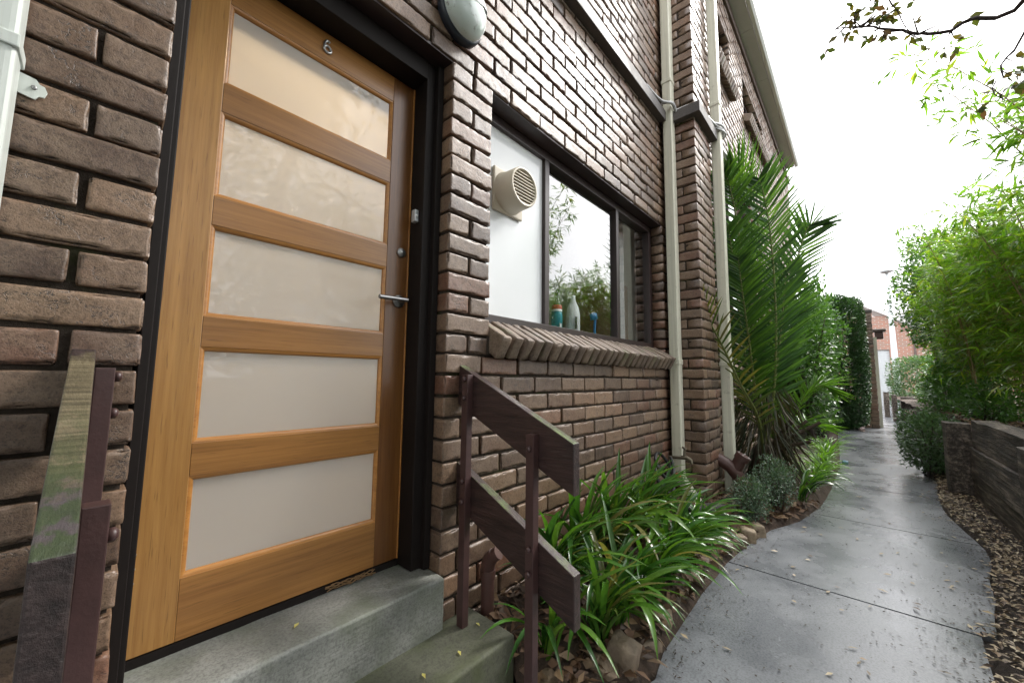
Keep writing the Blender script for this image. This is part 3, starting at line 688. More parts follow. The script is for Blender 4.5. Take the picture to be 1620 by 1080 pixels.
for i, (x0, x1, z0, z1) in enumerate(ops):
    fr = MB(); fr.box((x0, WY+.10, z0), (x1, WY+.15, z0+.05)); fr.box((x0, WY+.1005, z1-.05), (x1, WY+.15, z1)); fr.box((x0, WY+.101, z0+.05), (x0+.05, WY+.15, z1-.05)); fr.box((x1-.05, WY+.101, z0+.05), (x1, WY+.15, z1-.05))
    xm = (x0+x1)/2; fr.box((xm-.02, WY+.102, z0+.05), (xm+.02, WY+.148, z1-.05))
    wn = fr.build('window', 'metal_frame', wing)
    for a, b in ((x0+.05, xm-.02), (xm+.02, x1-.05)):
        MB().add([(a, WY+.12, z0+.05), (b, WY+.12, z0+.05), (b, WY+.12, z1-.05), (a, WY+.12, z1-.05)], [(0, 1, 2, 3)]).build('pane', 'window_glass', wn)
    MB().box((x0-.02, WY+.3, z0-.05), (x1+.02, WY+.31, z1+.05)).build('blind', 'room_wall', wn)
    sl = MB().box((x0-.02, WY+.02, z0-.13), (x1+.02, WY+.12, z0-.03)).build('window_sill', 'mortar', wing)
    n_ = int((x1-x0+.1)/.0775)
    for j in range(n_):
        m = Matrix.Translation((x0-.05+.0775*(j+.5), WY+.005, z0-.045)) @ Matrix.Rotation(R(24), 4, 'X')
        link('brick', random.choice(SV), sl, m)
MB().box((4.2, WY-.012, ops[2][3]+.002), (6.5, WY+.06, ops[2][3]+.05)).build('window_flashing', 'far_white', wing)
ez = 6.03
MB().box((FX0-2.5, WY-.028, ez-.13), (FX1+.05, WY-.002, ez+.0)).build('quad_trim', 'fascia', wing, .004)
for i in range(7):
    x0 = FX0-1.6+i*1.2; x1 = min(x0+1.194, 10.6)
    MB().box((x0, WY-.185, ez+.002), (x1, WY+.0, ez+.012)).build('soffit_board', 'soffit', wing)
g = MB(); pr_ = [(-.19, .10), (-.19, .0), (-.20, -.012), (-.235, -.012), (-.262, .01), (-.272, .05), (-.272, .10), (-.280, .112), (-.268, .115), (-.262, .05)]
gx = (FX0-2.5, 10.62); vs = []
for x in gx: vs += [(x, WY+a, ez+b) for a, b in pr_]
n_ = len(pr_); g.add(vs, [(i, i+1, n_+i+1, n_+i) for i in range(n_-1)]+[tuple(range(n_, 2*n_))], 0)
g.build('gutter', 'gutter', wing)
MB().box((FX0-2.5, WY-.18, ez+.013), (10.6, WY+.4, ez+.20)).build('roof_edge', 'fascia', wing)
MB().tube([(6.45, WY+.02, 3.45), (6.45, WY-.16, 3.44)], .028, 12).build('overflow_pipe', 'far_white', wing)

# ------------------------------------------------------------------ downpipes, pipes, tap, cables, lamp, fan
def bar(mb, p, q, wx, wy, mi=0):
    """rectangular tube from p to q, wx along X, wy across"""
    p, q = Vector(p), Vector(q); d = (q-p).normalized(); ex = Vector((1, 0, 0)); ey = d.cross(ex).normalized(); ex = ey.cross(d)
    c = []
    for P in (p, q):
        for sx, sy in ((-1, -1), (1, -1), (1, 1), (-1, 1)): c.append(P+ex*sx*wx/2+ey*sy*wy/2)
    mb.hexa(c, mi)
dp = thing('downpipe', 'cream rectangular downpipe between the window and the brick pier', 'downpipe', (3.34, -.07, .13))
mb = MB(); mb.box((3.295, -.11, .285), (3.383, -.03, 6.05)); mb.build('pipe', 'cream_pipe', dp, .012, 3)
mb = MB(); mb.box((3.289, -.116, 1.215), (3.3865, -.024, 1.262)); mb.build('collar', 'cream_pipe', dp, .008)
mb = MB(); mb.box((3.290, -.115, 3.76), (3.3862, -.025, 3.80)); mb.build('collar', 'cream_pipe', dp, .008)
mb = MB(); mb.hexa([(3.295, -.255, .10), (3.383, -.255, .10), (3.383, -.185, .10), (3.295, -.185, .10), (3.297, -.11, .30), (3.381, -.11, .30), (3.381, -.032, .30), (3.297, -.032, .30)]); mb.build('shoe', 'cream_pipe', dp, .008)
dp = thing('downpipe', 'cream downpipe on the far side of the brick pier behind the palm', 'downpipe', (3.945, -.31, .1))
mb = MB(); mb.box((3.90, -.356, .08), (3.99, -.272, 6.05)); mb.build('pipe', 'cream_pipe', dp, .012, 3)
mb = MB(); mb.box((3.894, -.362, 1.215), (3.996, -.266, 1.262)); mb.build('collar', 'cream_pipe', dp, .008)
mb = MB(); mb.box((3.894, -.362, 3.76), (3.996, -.266, 3.80)); mb.build('collar', 'cream_pipe', dp, .008)
dp = thing('downpipe', 'pale downpipe left of the front door with a screwed bracket', 'downpipe', (-.19, -.05, 0))
mb = MB(); mb.box((-.245, -.085, -.02), (-.138, -.012, 2.6)); mb.build('pipe', 'white_pipe', dp, .012, 3)
mb = MB(); mb.box((-.252, -.0905, 1.690), (-.1345, -.006, 1.716)); mb.build('strap', 'white_pipe', dp, .003)
mb = MB(); mb.add([(x, -.006, z) for x, z in ((-.16, 1.648), (-.118, 1.640), (-.113, 1.648), (-.106, 1.650), (-.103, 1.662), (-.107, 1.672), (-.114, 1.674), (-.119, 1.682), (-.16, 1.690))], [tuple(range(9))])
mb.add([(x, -.002, z) for x, z in ((-.16, 1.648), (-.118, 1.640), (-.113, 1.648), (-.106, 1.650), (-.103, 1.662), (-.107, 1.672), (-.114, 1.674), (-.119, 1.682), (-.16, 1.690))], [tuple(range(8, -1, -1))])
mb.add([(x, y, z) for x, z in ((-.16, 1.648), (-.118, 1.640), (-.113, 1.648), (-.106, 1.650), (-.103, 1.662), (-.107, 1.672), (-.114, 1.674), (-.119, 1.682), (-.16, 1.690)) for y in (-.006, -.002)], [(2*i, 2*i+1, (2*i+3) % 18, (2*i+2) % 18) for i in range(9)])
mb.build('bracket', 'white_pipe', dp)
MB().lathe([(0, .0), (.0042, 0), (.0042, .003), (.002, .004), (0, .003)], (-.1205, -.006, 1.663), (0, -1, 0), 12).build('screw', 'steel_dull', dp)
MB().lathe([(0, .0), (.004, 0), (.004, .003), (0, .003)], (-.165, -.0905, 1.703), (0, -1, 0), 12).build('screw', 'steel_dull', dp)
# sewer vent by the door and inspection bend by the pier
pv = thing('vent_pipe', 'short brown plastic pipe with angled cap beside the steps', 'pipe', (1.165, -.045, .1))
MB().tube([(1.158, -.045, .05), (1.158, -.045, .300)], .027, 16).build('riser', 'brown_pvc', pv)
MB().tube([(1.158, -.045, .276), (1.158, -.045, .31)], .0315, 16).build('socket', 'brown_pvc', pv)
MB().tube([(1.158, -.045, .30), (1.158, -.047, .33), (1.160, -.058, .357), (1.165, -.075, .373)], [.028, .029, .029, .027], 16).build('elbow', 'brown_pvc', pv)
MB().tube([(1.162, -.066, .365), (1.170, -.094, .385)], .026, 18).build('cap', 'brown_pvc', pv)
pv = thing('inspection_bend', 'thick brown drain bend with round screw cap beside the pier', 'pipe', (3.80, -.40, .05))
MB().tube([(3.80, -.42, .0), (3.80, -.42, .20), (3.795, -.40, .28), (3.78, -.35, .35), (3.77, -.27, .40), (3.765, -.24, .41)], .052, 20).build('bend', 'brown_pvc', pv)
MB().tube([(3.80, -.42, .195), (3.80, -.42, .225)], .059, 20).build('socket', 'brown_pvc', pv)
MB().tube([(3.795, -.385, .33), (3.802, -.435, .435)], .050, 20).build('branch', 'brown_pvc', pv)
MB().tube([(3.801, -.428, .415), (3.804, -.452, .455)], .060, 20).build('cap', 'brown_pvc', pv)
for a in range(4):
    an = a*math.pi/2; MB().tube([(3.803+.04*math.cos(an), -.449+.035*math.sin(an), .453+.02*math.sin(an)), (3.804+.04*math.cos(an), -.455+.035*math.sin(an), .462+.02*math.sin(an))], .006, 6).build('cap_screw', 'far_white', pv)
tp = thing('garden_tap', 'old brass garden tap in front of the downpipe by the pier', 'tap', (3.25, -.16, .1))
MB().tube([(3.25, -.02, .46), (3.255, -.135, .465)], .011, 10).build('stem', 'brass_old', tp)
MB().tube([(3.235, -.02, .05), (3.235, -.035, .25), (3.25, -.025, .46)], .009, 8).build('riser', 'brass_old', tp)
MB().tube([(3.255, -.12, .467), (3.257, -.16, .470), (3.262, -.19, .455), (3.262, -.196, .425)], [.016, .017, .013, .012], 10).build('spout', 'brass_old', tp)
MB().tube([(3.257, -.145, .475), (3.257, -.145, .53)], [.014, .008], 10).build('spindle', 'brass_old', tp)
MB().tube([(3.235, -.165, .545), (3.257, -.145, .533), (3.279, -.125, .545)], [.008, .007, .008], 8).build('handle', 'brass_old', tp)
hs = thing('garden_hose', 'black garden hose with red fitting half hidden by strap leaves', 'hose', (3.0, -.1, .1))
hp = [(3.235, -.02, .16)]
hp = [(2.95+.10*math.cos(a)*1.2, -.10+.05*math.sin(a), .30+.11*math.sin(a)+.004*i) for i, a in enumerate(np.linspace(0, 4*math.pi, 50))]
MB().tube(hp, .012, 8).build('coil', 'black_rubber', hs)
MB().lathe([(0, 0), (.018, .002), (.022, .012), (.018, .024), (0, .026)], (3.02, -.16, .37), (-.3, -1, .4), 16).build('fitting', 'red_plastic', hs)
cb = thing('cable_bundle', 'grey cables looped over the concrete band around both downpipes', 'cable', (3.6, -.3, 3.5))
def cable(pts, r_=.011):
    cp = []
    P = [Vector(p) for p in pts]
    for i in range(len(P)-1):
        p0, p1, p2, p3 = P[max(i-1, 0)], P[i], P[i+1], P[min(i+2, len(P)-1)]
        for t in np.linspace(0, 1, 7)[:-1]:
            t = float(t); cp.append(.5*((2*p1)+(-p0+p2)*t+(2*p0-5*p1+4*p2-p3)*t*t+(-p0+3*p1-3*p2+p3)*t**3))
    cp.append(P[-1]); MB().tube(cp, r_, 8).build('cable', 'grey_cable', cb)
cable([(2.9, -.05, 3.508), (3.15, -.07, 3.51), (3.27, -.125, 3.52), (3.345, -.135, 3.495), (3.40, -.24, 3.508), (3.42, -.30, 3.505), (3.62, -.31, 3.508), (3.86, -.34, 3.515), (3.95, -.372, 3.50), (4.03, -.34, 3.47), (4.04, -.23, 3.38)])
cable([(3.20, -.06, 3.508), (3.28, -.128, 3.53), (3.36, -.14, 3.46), (3.38, -.20, 3.505), (3.45, -.28, 3.515), (3.70, -.29, 3.51), (3.89, -.365, 3.535), (3.99, -.37, 3.52), (4.05, -.30, 3.49), (4.05, -.22, 3.43)])
cable([(3.36, -.10, 3.50), (3.41, -.25, 3.525), (3.55, -.275, 3.512), (3.80, -.30, 3.51), (3.93, -.38, 3.48), (4.0, -.372, 3.46), (4.03, -.25, 3.44)], .009)
wl = thing('wall_lamp', 'round bulkhead wall lamp with grimy pale dome above the front door', 'wall lamp', (.965, -.05, 2.53))
MB().lathe([(0, 0), (.112, 0), (.116, .008), (.116, .030), (.108, .042), (.0, .042)], (.965, .004, 2.65), (0, -1, 0), 40).build('base', 'lamp_base', wl)
dome = MB().lathe([(.106, .036), (.107, .050), (.100, .075), (.080, .098), (.050, .112), (.02, .117), (.0, .1175)], (.965, .004, 2.65), (0, -1, 0), 40).build('dome', 'lamp_glass', wl)
el = MB(); prf = [(.110, .036), (.111, .052), (.104, .078), (.083, .102), (.052, .116), (.001, .121)]; nn = 20
vs = []
for r_, h in prf: vs += [(.965+r_*math.cos(a), .004-h, 2.65+.012+r_*math.sin(a)) for a in np.linspace(R(12), R(168), nn)]
el.add(vs, [(i*nn+k, i*nn+k+1, (i+1)*nn+k+1, (i+1)*nn+k) for i in range(len(prf)-1) for k in range(nn-1)], 0, True); el.build('eyelid', 'white_gloss', wl)
ef = thing('exhaust_fan', 'round cream exhaust fan cowl with louvres on the white window panel', 'exhaust fan', (1.42, .05, 1.95))
MB().box((1.42-.112, FY+.006, 2.06-.117), (1.42+.112, FY+.024, 2.06+.117)).build('base_plate', 'cream_plastic', ef, .02, 3)
cowl = MB().lathe([(.113, 0), (.106, .03), (.102, .108), (.098, .115), (.090, .115), (.088, .101), (.087, .05)], (1.42, FY+.010, 2.06), (0, -1, 0), 40).build('cowl', 'cream_plastic', ef)
MB().lathe([(.0, .05), (.09, .05)], (1.42, FY+.010, 2.06), (0, -1, 0), 32).build('fan_throat', 'dark', ef)
for i in range(10):
    z = 2.06-.077+i*.0171; hw = math.sqrt(max(.0885**2-(z-2.06)**2, 0)); y = FY+.010-.110
    MB().hexa([(1.42-hw, y, z-.006), (1.42+hw, y, z-.006), (1.42+hw, y+.016, z-.001), (1.42-hw, y+.016, z-.001), (1.42-hw, y, z-.002), (1.42+hw, y, z-.002), (1.42+hw, y+.016, z+.003), (1.42-hw, y+.016, z+.003)]).build('louvre', 'cream_plastic', ef)

# ------------------------------------------------------------------ steps and handrails
steps = thing('steps', 'two weathered concrete steps below the timber front door', 'steps', (.5, -.1, 0))
def slab(a, b, name, m, parent, seed, sub=14):
    bm = bmesh.new(); me0 = MB().box(a, b).mesh(name, m, .010, 2); bm.from_mesh(me0)
    bmesh.ops.subdivide_edges(bm, edges=[e for e in bm.edges if e.calc_length() > .1], cuts=sub, use_grid_fill=True)
    for v in bm.verts: v.co += mnoise.noise_vector(v.co*9+Vector((seed, 0, 0)))*.0025 + mnoise.noise_vector(v.co*40)*.0012
    bm.to_mesh(me0); bm.free(); me0.polygons.foreach_set('use_smooth', [True]*len(me0.polygons)); return link(name, me0, parent)
slab((-.03, -.035, .10), (.9445, .30, .350), 'upper_step', 'step_upper', steps, 1)
slab((-.12, -.245, -.05), (1.102, .005, .171), 'lower_step', 'step_lower', steps, 2)

def handrail(xb, xp, side, label, bmat):
    """boards slope out from the wall; xb board centre, xp post centre"""
    h = thing('handrail', label, 'handrail', (xb, -.3, 0))
    t = .0175
    sl = -.455
    for zt in (1.140, .752):
        b = MB(); ya, yb = .0 if zt > 1 else .0, -.553
        f = lambda y: zt+sl*-y
        b.hexa([(xb-t, yb, f(yb)-.158), (xb+t, yb, f(yb)-.158), (xb+t, ya, f(ya)-.158), (xb-t, ya, f(ya)-.158), (xb-t, yb, f(yb)), (xb+t, yb, f(yb)), (xb+t, ya, f(ya)), (xb-t, ya, f(ya))])
        board = b.build('board', bmat, h, .003)
        # cut the long faces so the grain relief has something to bend
    for y, z0, z1 in ((-.072, .172, 1.100), (-.402, .0, .905)):
        p = MB().box((xp-.0145, y-.0165, z0), (xp+.0145, y+.0165, z1)).build('post', 'brown_steel', h, .002)
        for zt in (1.140, .752):
            for dz in (-.045, -.120):
                zc = zt+sl*-y+dz+.02
                if zc < z1-.01: MB().lathe([(0, 0), (.0105, 0), (.0105, .007), (.006, .011), (0, .011)], (xp+side*.0145, y, zc), (side, 0, 0), 6).build('bolt', 'brown_steel', p)
    return h
handrail(1.0345, 1.002, -1, 'brown timber and steel handrail right of the front door', 'rail_brown')
handrail(-.011, .0215, 1, 'mossy timber handrail close to the camera left of the door', 'rail_mossy')

# ------------------------------------------------------------------ ground, path, beds
g = MB().add([(-150, -150, -.06), (200, -150, -.06), (200, 150, -.06), (-150, 150, -.06)], [(0, 1, 2, 3)]).build('ground', 'soil', None, kind='structure', label='bare dark earth under the garden and beyond')
LE = [(-4, -.246), (1.12, -.246), (1.14, -.52), (1.477, -.60), (1.64, -.572), (2.2, -.56), (2.655, -.568), (3.13, -.62), (3.45, -.68), (3.8, -.81), (4.3, -.90), (4.8, -.935), (5.4, -.95), (6.49, -.975), (8, -.93), (9.5, -.87), (11.5, -.80), (12.75, -.78), (12.8, -1.50), (16, -1.62), (24, -1.6)]
RE = [(-4, -1.50), (2.0, -1.50), (2.33, -1.525), (2.727, -1.55), (2.74, -1.60), (3.3, -1.675), (3.7, -1.74), (4.04, -1.77), (4.6, -1.715), (5.1, -1.69), (5.7, -1.73), (6.3, -1.785), (8, -1.83), (9.5, -1.90), (12, -2.02), (14, -2.25), (16, -2.6), (24, -4.2)]
def edge(E, x): return float(np.interp(x, [p[0] for p in E], [p[1] for p in E]))
path = MB().add([(-4, -1.45, -.035), (24, -4.0, -.035), (24, -1.6, -.035), (12.8, -1.0, -.035), (-4, -.3, -.035)], [(0, 1, 2, 3, 4)]).build('path', 'soil', None, kind='structure', label='curving wet concrete path beside the brick house')
joints = [-4, -.9, .75, 2.68, 4.12, 5.45, 6.9, 8.4, 9.9, 11.4, 12.9, 15, 18, 24]
for a, b in zip(joints, joints[1:]):
    xs = sorted({a+.005, b-.005, *[x for x, _ in LE if a+.005 < x < b-.005], *[x for x, _ in RE if a+.005 < x < b-.005], *np.arange(a+.12, b-.05, .12).tolist()})
    sk = lambda x, t: x + (.075*(t) if abs(x-a-.005) < 1e-6 or abs(x-b+.005) < 1e-6 else 0)
    tp_ = [(x, edge(LE, x)+.012*mnoise.noise(Vector((x*3, 1, 0)))) for x in xs]; bt_ = [(x, edge(RE, x)+.012*mnoise.noise(Vector((x*3, 9, 0)))) for x in xs]
    zt = .004*mnoise.noise(Vector((a, 3, 3)))
    n = len(xs); mb = MB(); vs = [(x, y, zt) for x, y in bt_]+[(x, y, zt) for x, y in tp_]+[(x, y, -.05) for x, y in bt_]+[(x, y, -.05) for x, y in tp_]
    fs = [(i, i+1, n+i+1, n+i) for i in range(n-1)]+[(i+1, i, 2*n+i, 2*n+i+1) for i in range(n-1)]+[(n+i, n+i+1, 3*n+i+1, 3*n+i) for i in range(n-1)]+[(0, n, 3*n, 2*n), (n-1, 3*n-1, 4*n-1, 2*n-1)]
    mb.add(vs, fs); mb.build('slab', 'path_wet', path)
def bedz(x, y):   # soil between the wall and the path
    e = edge(LE, x); t = (y-e)/max(.15, (-.02-e)); t = max(0, min(1, t))
    return .015+.13*t**.7+.015*mnoise.noise(Vector((x*6, y*6, 0)))
def sheet(name, xs, rows, zf, mats, **pr):
    V = []; n = len(xs)
    for t in rows: V += [(x, *zf(x, t)) for x in xs]
    F = [(j*n+i, j*n+i+1, (j+1)*n+i+1, (j+1)*n+i) for j in range(len(rows)-1) for i in range(n-1)]
    me = npmesh(name, V, F, mats, smooth=True); o = link(name, me, None); return props(o, **pr)
def zf(x, t):
    e = edge(LE, x)-.01; y = e+(.02-e)*t; return (y, bedz(x, y) if t > .02 else -.03)
sheet('garden_bed', np.linspace(1.115, 12.7, 160), np.linspace(0, 1, 12), zf, 'mulch', kind='structure', label='mulched garden bed along the foot of the brick wall')
def vz(x, t):
    e = edge(RE, x)+.01; y = e+(-2.02-e)*t if x < 12 else e-.6*t; return (y, -.012+.02*mnoise.noise(Vector((x*5, y*5, 2)))+(.035 if t > .1 else -.03))
sheet('verge', np.linspace(1.2, 14, 140), np.linspace(0, 1, 8), vz, 'soil', kind='structure', label='dark leaf strewn strip between path and sleeper wall')
def tz(x, t):
    y = -2.03-9*t**2; return (y, .60+.06*mnoise.noise(Vector((x*2, y*2, 5)))+.12*t)
sheet('terrace', np.linspace(1.5, 22, 90), np.linspace(0, 1, 20), tz, 'mulch', kind='structure', label='raised mulched terrace behind the sleeper wall')

# ------------------------------------------------------------------ sleeper retaining wall
rw = thing('retaining_wall', 'retaining wall of three stacked old sleepers at the right edge', 'retaining wall', (4.5, -2.0, 0))
def sleeper(a, b, z0, z1, y, th, seed, parent, tilt=0, name='sleeper'):
    n = 22; m_ = 5; V = []; F = []
    ring = [(0, 0), (.0, .25), (0, .5), (0, .75), (0, 1), (.5, 1), (1, 1), (1, 0), (.5, 0)]
    for i in range(n+1):
        x = a+(b-a)*i/n
        for u, v in ring:
            p = Vector((x, y-th*u, z0+(z1-z0)*v+tilt*(x-a)))
            nv = mnoise.noise_vector(Vector((p.x*3, p.y*8, p.z*12))+Vector((seed, 0, 0)))*.010+mnoise.noise_vector(Vector((p.x*9, p.y*20, p.z*30)))*.005
            V.append(p+nv*(1 if 0 < v < 1 or True else 0))
    k = len(ring)
    for i in range(n):
        for j in range(k): F.append((i*k+j, i*k+(j+1) % k, (i+1)*k+(j+1) % k, (i+1)*k+j))
    mb = MB().add(V, F, 0, False); mb.add(V[:k], [tuple(range(k-1, -1, -1))]); mb.add(V[-k:], [tuple(range(k))])
    return mb.build(name, 'sleeper', parent)
sleeper(2.2, 5.66, .0, .235, -1.965, .13, 1, rw); sleeper(2.2, 5.64, .238, .49, -1.955, .13, 5, rw); sleeper(2.2, 5.60, .493, .745, -1.975, .14, 9, rw)
rw2 = thing('retaining_wall', 'further sleeper wall half hidden behind the clipped bush', 'retaining wall', (8.5, -2.0, 0))
sleeper(5.72, 11.5, .0, .30, -2.02, .13, 21, rw2); sleeper(5.72, 11.5, .303, .60, -2.03, .13, 25, rw2)
def tpost(x, y, h, wx, wy, lean, seed, label, name='timber_post'):
    mb = MB(); n = 12; V = []; F = []; ring = [(-1, -1), (0, -1.04), (1, -1), (1.04, 0), (1, 1), (0, 1.04), (-1, 1), (-1.04, 0)]
    for i in range(n+1):
        z = -.05+(h+.05)*i/n
        for u, v in ring:
            p = Vector((x+u*wx/2+lean*z, y+v*wy/2, z)); V.append(p+mnoise.noise_vector(Vector((p.x*18, p.y*18, p.z*4))+Vector((seed, 0, 0)))*.012)
    for i in range(n):
        for j in range(8): F.append((i*8+j, i*8+(j+1) % 8, (i+1)*8+(j+1) % 8, (i+1)*8+j))
    mb.add(V, F); mb.add(V[-8:], [tuple(range(8))])
    return mb.build(name, 'sleeper', None, label=label, category='post')
tpost(5.80, -1.90, .70, .25, .16, .0, 3, 'thick dark sleeper post at the end of the sleeper wall')
tpost(3.60, -1.925, .72, .20, .09, 0, 6, 'dark sleeper post cut off by the right picture edge')

# far end of the path: sleeper box, posts, hedge, lamp, garage
tpost(15.2, -1.92, .74, .2, .10, -.05, 11, 'leaning grey sleeper post at the far end of the path')
tpost(17.0, -1.83, .78, .2, .12, -.05, 13, 'second leaning sleeper post farther along the path')
fb = thing('planter', 'low box of weathered sleepers at the far end of the path', 'planter', (15.4, -2.5, 0))
sleeper(15.25, 15.45, .36, .68, -2.05, .75, 31, fb); sleeper(15.30, 15.45, .0, .22, -2.02, .8, 33, fb); sleeper(15.0, 16.8, .22, .36, -2.55, .2, 35, fb)
gr = thing('garage', 'red brick garage with a white roller door at the end of the path', 'garage', (26, -3, 0))
mb = MB(); prof = [(3.5, -.1), (-8.0, -.1), (-8.0, 2.75), (-4.0, 2.75), (-1.2, 4.62), (3.5, 5.0)]
mb.box((24.2, -1.86+.02, -.1), (24.45, 3.5, 4.3)); mb.box((24.2, -2.32, 2.56), (24.45, -1.84, 4.1))
W_ = [(-2.32, -.1), (-2.32, 4.0), (-4.6, 2.45), (-8.0, 2.45), (-8.0, -.1)]
mb.add([(24.2, y, z) for y, z in W_]+[(24.45, y, z) for y, z in W_], [tuple(range(4, -1, -1)), (5, 6, 7, 8, 9), (0, 1, 6, 5), (1, 2, 7, 6), (2, 3, 8, 7)])
mb.build('wall', 'far_brick', gr)
rd = MB().box((24.33, -2.33, -.05), (24.36, -1.83, 2.57)).build('roller_door', 'galvanised', gr)
for i in range(34): MB().box((24.30, -2.315, .0+i*.076), (24.329, -1.845, .064+i*.076)).build('slat', 'galvanised', rd)
mb = MB(); mb.hexa([(24.10, -4.75, 2.42), (26, -4.75, 2.42), (26, -1.0, 5.0), (24.10, -1.0, 5.0), (24.10, -4.75, 2.62), (26, -4.75, 2.62), (26, -1.0, 5.2), (24.10, -1.0, 5.2)]); mb.build('verge_board', 'far_white', gr)
MB().tube([(24.16, -3.12, 0), (24.16, -3.12, 3.4)], .035, 8).build('drain_pipe', 'fascia', gr)
rr_ = thing('far_house', 'pale rendered house with windows beyond the garage roof', 'house', (33, -5, 0))
MB().box((32.6, -4.3, 0), (36, -2.0, 5.3)).build('wall', 'far_white', rr_)
MB().box((32.2, -9, 0), (36, -4.35, 6.6)).build('wall', 'room_wall', rr_)
wq = MB().box((32.55, -4.1, 4.5), (32.62, -3.1, 5.1)).build('window', 'galvanised', rr_)
for i in range(3): MB().box((32.52, -4.05+i*.33, 4.54), (32.549, -3.76+i*.33, 5.06)).build('pane', 'dark', wq)
lpst = thing('lamp_post', 'tall slender pale lamp post in front of the brick garage', 'lamp post', (20, -2.26, 0))
MB().tube([(20, -2.27, 0), (20, -2.255, 1.9), (20, -2.225, 5.2)], [.115, .095, .05], 12).build('pole', 'galvanised', lpst)
MB().lathe([(0, 0), (.10, .0), (.22, .06), (.20, .10), (.06, .14), (0, .145)], (19.9, -2.215, 5.18), n=16).build('lamp_head', 'galvanised', lpst)
# brick gate pier and lantern
gp = thing('gate_pier', 'narrow brick gate pier at the end of the dark hedge', 'pier', (12.85, -1.4, 0))
core_ = MB().box((12.612, -1.518, -.05), (13.0, -1.262, 2.78)).build('core', 'mortar', gp)
for k in range(32):
    z = .0+k*.0865+.04
    if k % 2:
        for x, y, L, rz in ((12.60+BD/2, -1.39, .26, -math.pi/2), (12.84, -1.53+BD/2, .24, 0)): link('brick', random.choice(V_S), core_, brick_matrix(((x, y, z), L, .077, rz), BL))
    else:
        for x, y, L, rz in ((12.60+BD/2, -1.465, .125, -math.pi/2), (12.60+BD/2, -1.325, .13, -math.pi/2), (12.72, -1.53+BD/2, .23, 0), (12.95, -1.53+BD/2, .2, 0)): link('brick', random.choice(V_S if L > .16 else V_H), core_, brick_matrix(((x, y, z), L, .077, rz), BL if L > .16 else .11))
MB().box((12.585, -1.545, 2.78), (13.02, -1.235, 2.84)).build('cap', 'lintel', gp, .008)
MB().box((13.02, -1.60, 0), (13.08, -1.50, 2.2)).build('gate_frame', 'cream_pipe', gp)
ln = thing('lantern', 'small brown box lantern on the gate pier', 'lantern', (13.15, -1.67, 2.2))
MB().box((13.05, -1.78, 2.34), (13.35, -1.52, 2.40)).build('hood', 'fascia', ln, .01); MB().box((13.09, -1.73, 2.16), (13.30, -1.57, 2.339)).build('body', 'brown_pvc', ln, .02)

# ------------------------------------------------------------------ plants
# strap-leaved clumps: each leaf an arching folded blade
def strap_mesh(name, e0, e1, wid, seed, m='strap', n=11):
    """unit-length blade in the XZ plane, starting at elevation e0 and ending at e1"""
    pts = [Vector((0, 0, 0))]; ang = []
    for i in range(n):
        t = (i+.5)/n; ang.append(e0+(e1-e0)*t**1.5); pts.append(pts[-1]+Vector((math.cos(ang[-1]), 0, math.sin(ang[-1])))/n)
    V = []; tw = random.uniform(-.5, .5)
    for i, p in enumerate(pts):
        t = i/n; a = ang[min(i, n-1)]; nrm = Vector((-math.sin(a), 0, math.cos(a))); w_ = wid*(.55+.45*min(1, t*3))*(1 if t < .6 else max(.03, 1-((t-.6)/.4)**1.7))
        ta = tw*t; sd = Vector((0, 1, 0))*math.cos(ta)+nrm*math.sin(ta); f = .28*w_
        sway = Vector((0, .05*math.sin(3*t+seed)*t, 0))
        V += [p+sway+sd*w_/2+nrm*f*.5, p+sway-nrm*f*.35, p+sway-sd*w_/2+nrm*f*.5]
    F = []
    for i in range(n): F += [(3*i, 3*i+1, 3*i+4, 3*i+3), (3*i+1, 3*i+2, 3*i+5, 3*i+4)]
    return MB().add(V, F, 0, True).mesh(name, m)
SL = [strap_mesh('leaf', R(random.uniform(64, 87)), R(random.uniform(-65, 15)), random.uniform(.046, .062), i) for i in range(20)]
SLU = [strap_mesh('leaf', R(random.uniform(76, 89)), R(random.uniform(5, 50)), random.uniform(.042, .054), i) for i in range(8)]
LIME = [strap_mesh('leaf', R(random.uniform(60, 85)), R(random.uniform(-80, 10)), random.uniform(.028, .04), i, 'strap_lime', 9) for i in range(8)]
def clump(x, y, z, n, L, label, name='strap_leaf_plant', group='strap leaved plants in the wall bed', upright=.2, pool=None, cat='plant', dirbias=None):
    t = thing(name, label, cat, (x, y, z), group)
    for i in range(n):
        az = random.uniform(0, 2*math.pi)
        if dirbias is not None and random.random() < .6: az = dirbias+random.gauss(0, .7)
        if y > -.2 and math.sin(az) > .3: az = -az
        me = random.choice(pool) if pool else (random.choice(SLU) if random.random() < upright else random.choice(SL))
        s = L*random.uniform(.65, 1.15)
        m = Matrix.Translation((x+random.uniform(-.035, .035), y+random.uniform(-.03, .03), z-.01)) @ Matrix.Rotation(az, 4, 'Z') @ Matrix.Diagonal((s, s, s, 1))
        link('leaf', me, t, m)
spots = [(1.42, -.16, 15, .46, 'strap leaf clump against the wall just past the handrail', -1.2),
         (1.70, -.13, 15, .50, 'tall strap leaf clump against the wall below the window left half', None),
         (2.02, -.14, 16, .56, 'tallest upright strap leaf clump against the wall', None),
         (2.36, -.15, 15, .54, 'strap leaf clump against the wall below the second mullion', None),
         (2.62, -.15, 12, .42, 'strap leaf clump against the wall beside the hose', -.6),
         (1.56, -.36, 15, .44, 'strap leaf clump arching over the near rocks', -1.3),
         (1.85, -.38, 15, .46, 'strap leaf clump leaning over the path edge midway along the bed', -1.4),
         (2.16, -.37, 16, .48, 'dense strap leaf clump drooping onto the path in the bed middle', -1.3),
         (2.42, -.37, 15, .42, 'strap leaf clump spilling over the path by its joint', -1.1),
         (2.66, -.36, 10, .36, 'last strap leaf clump before the small edging bricks', -.8)]
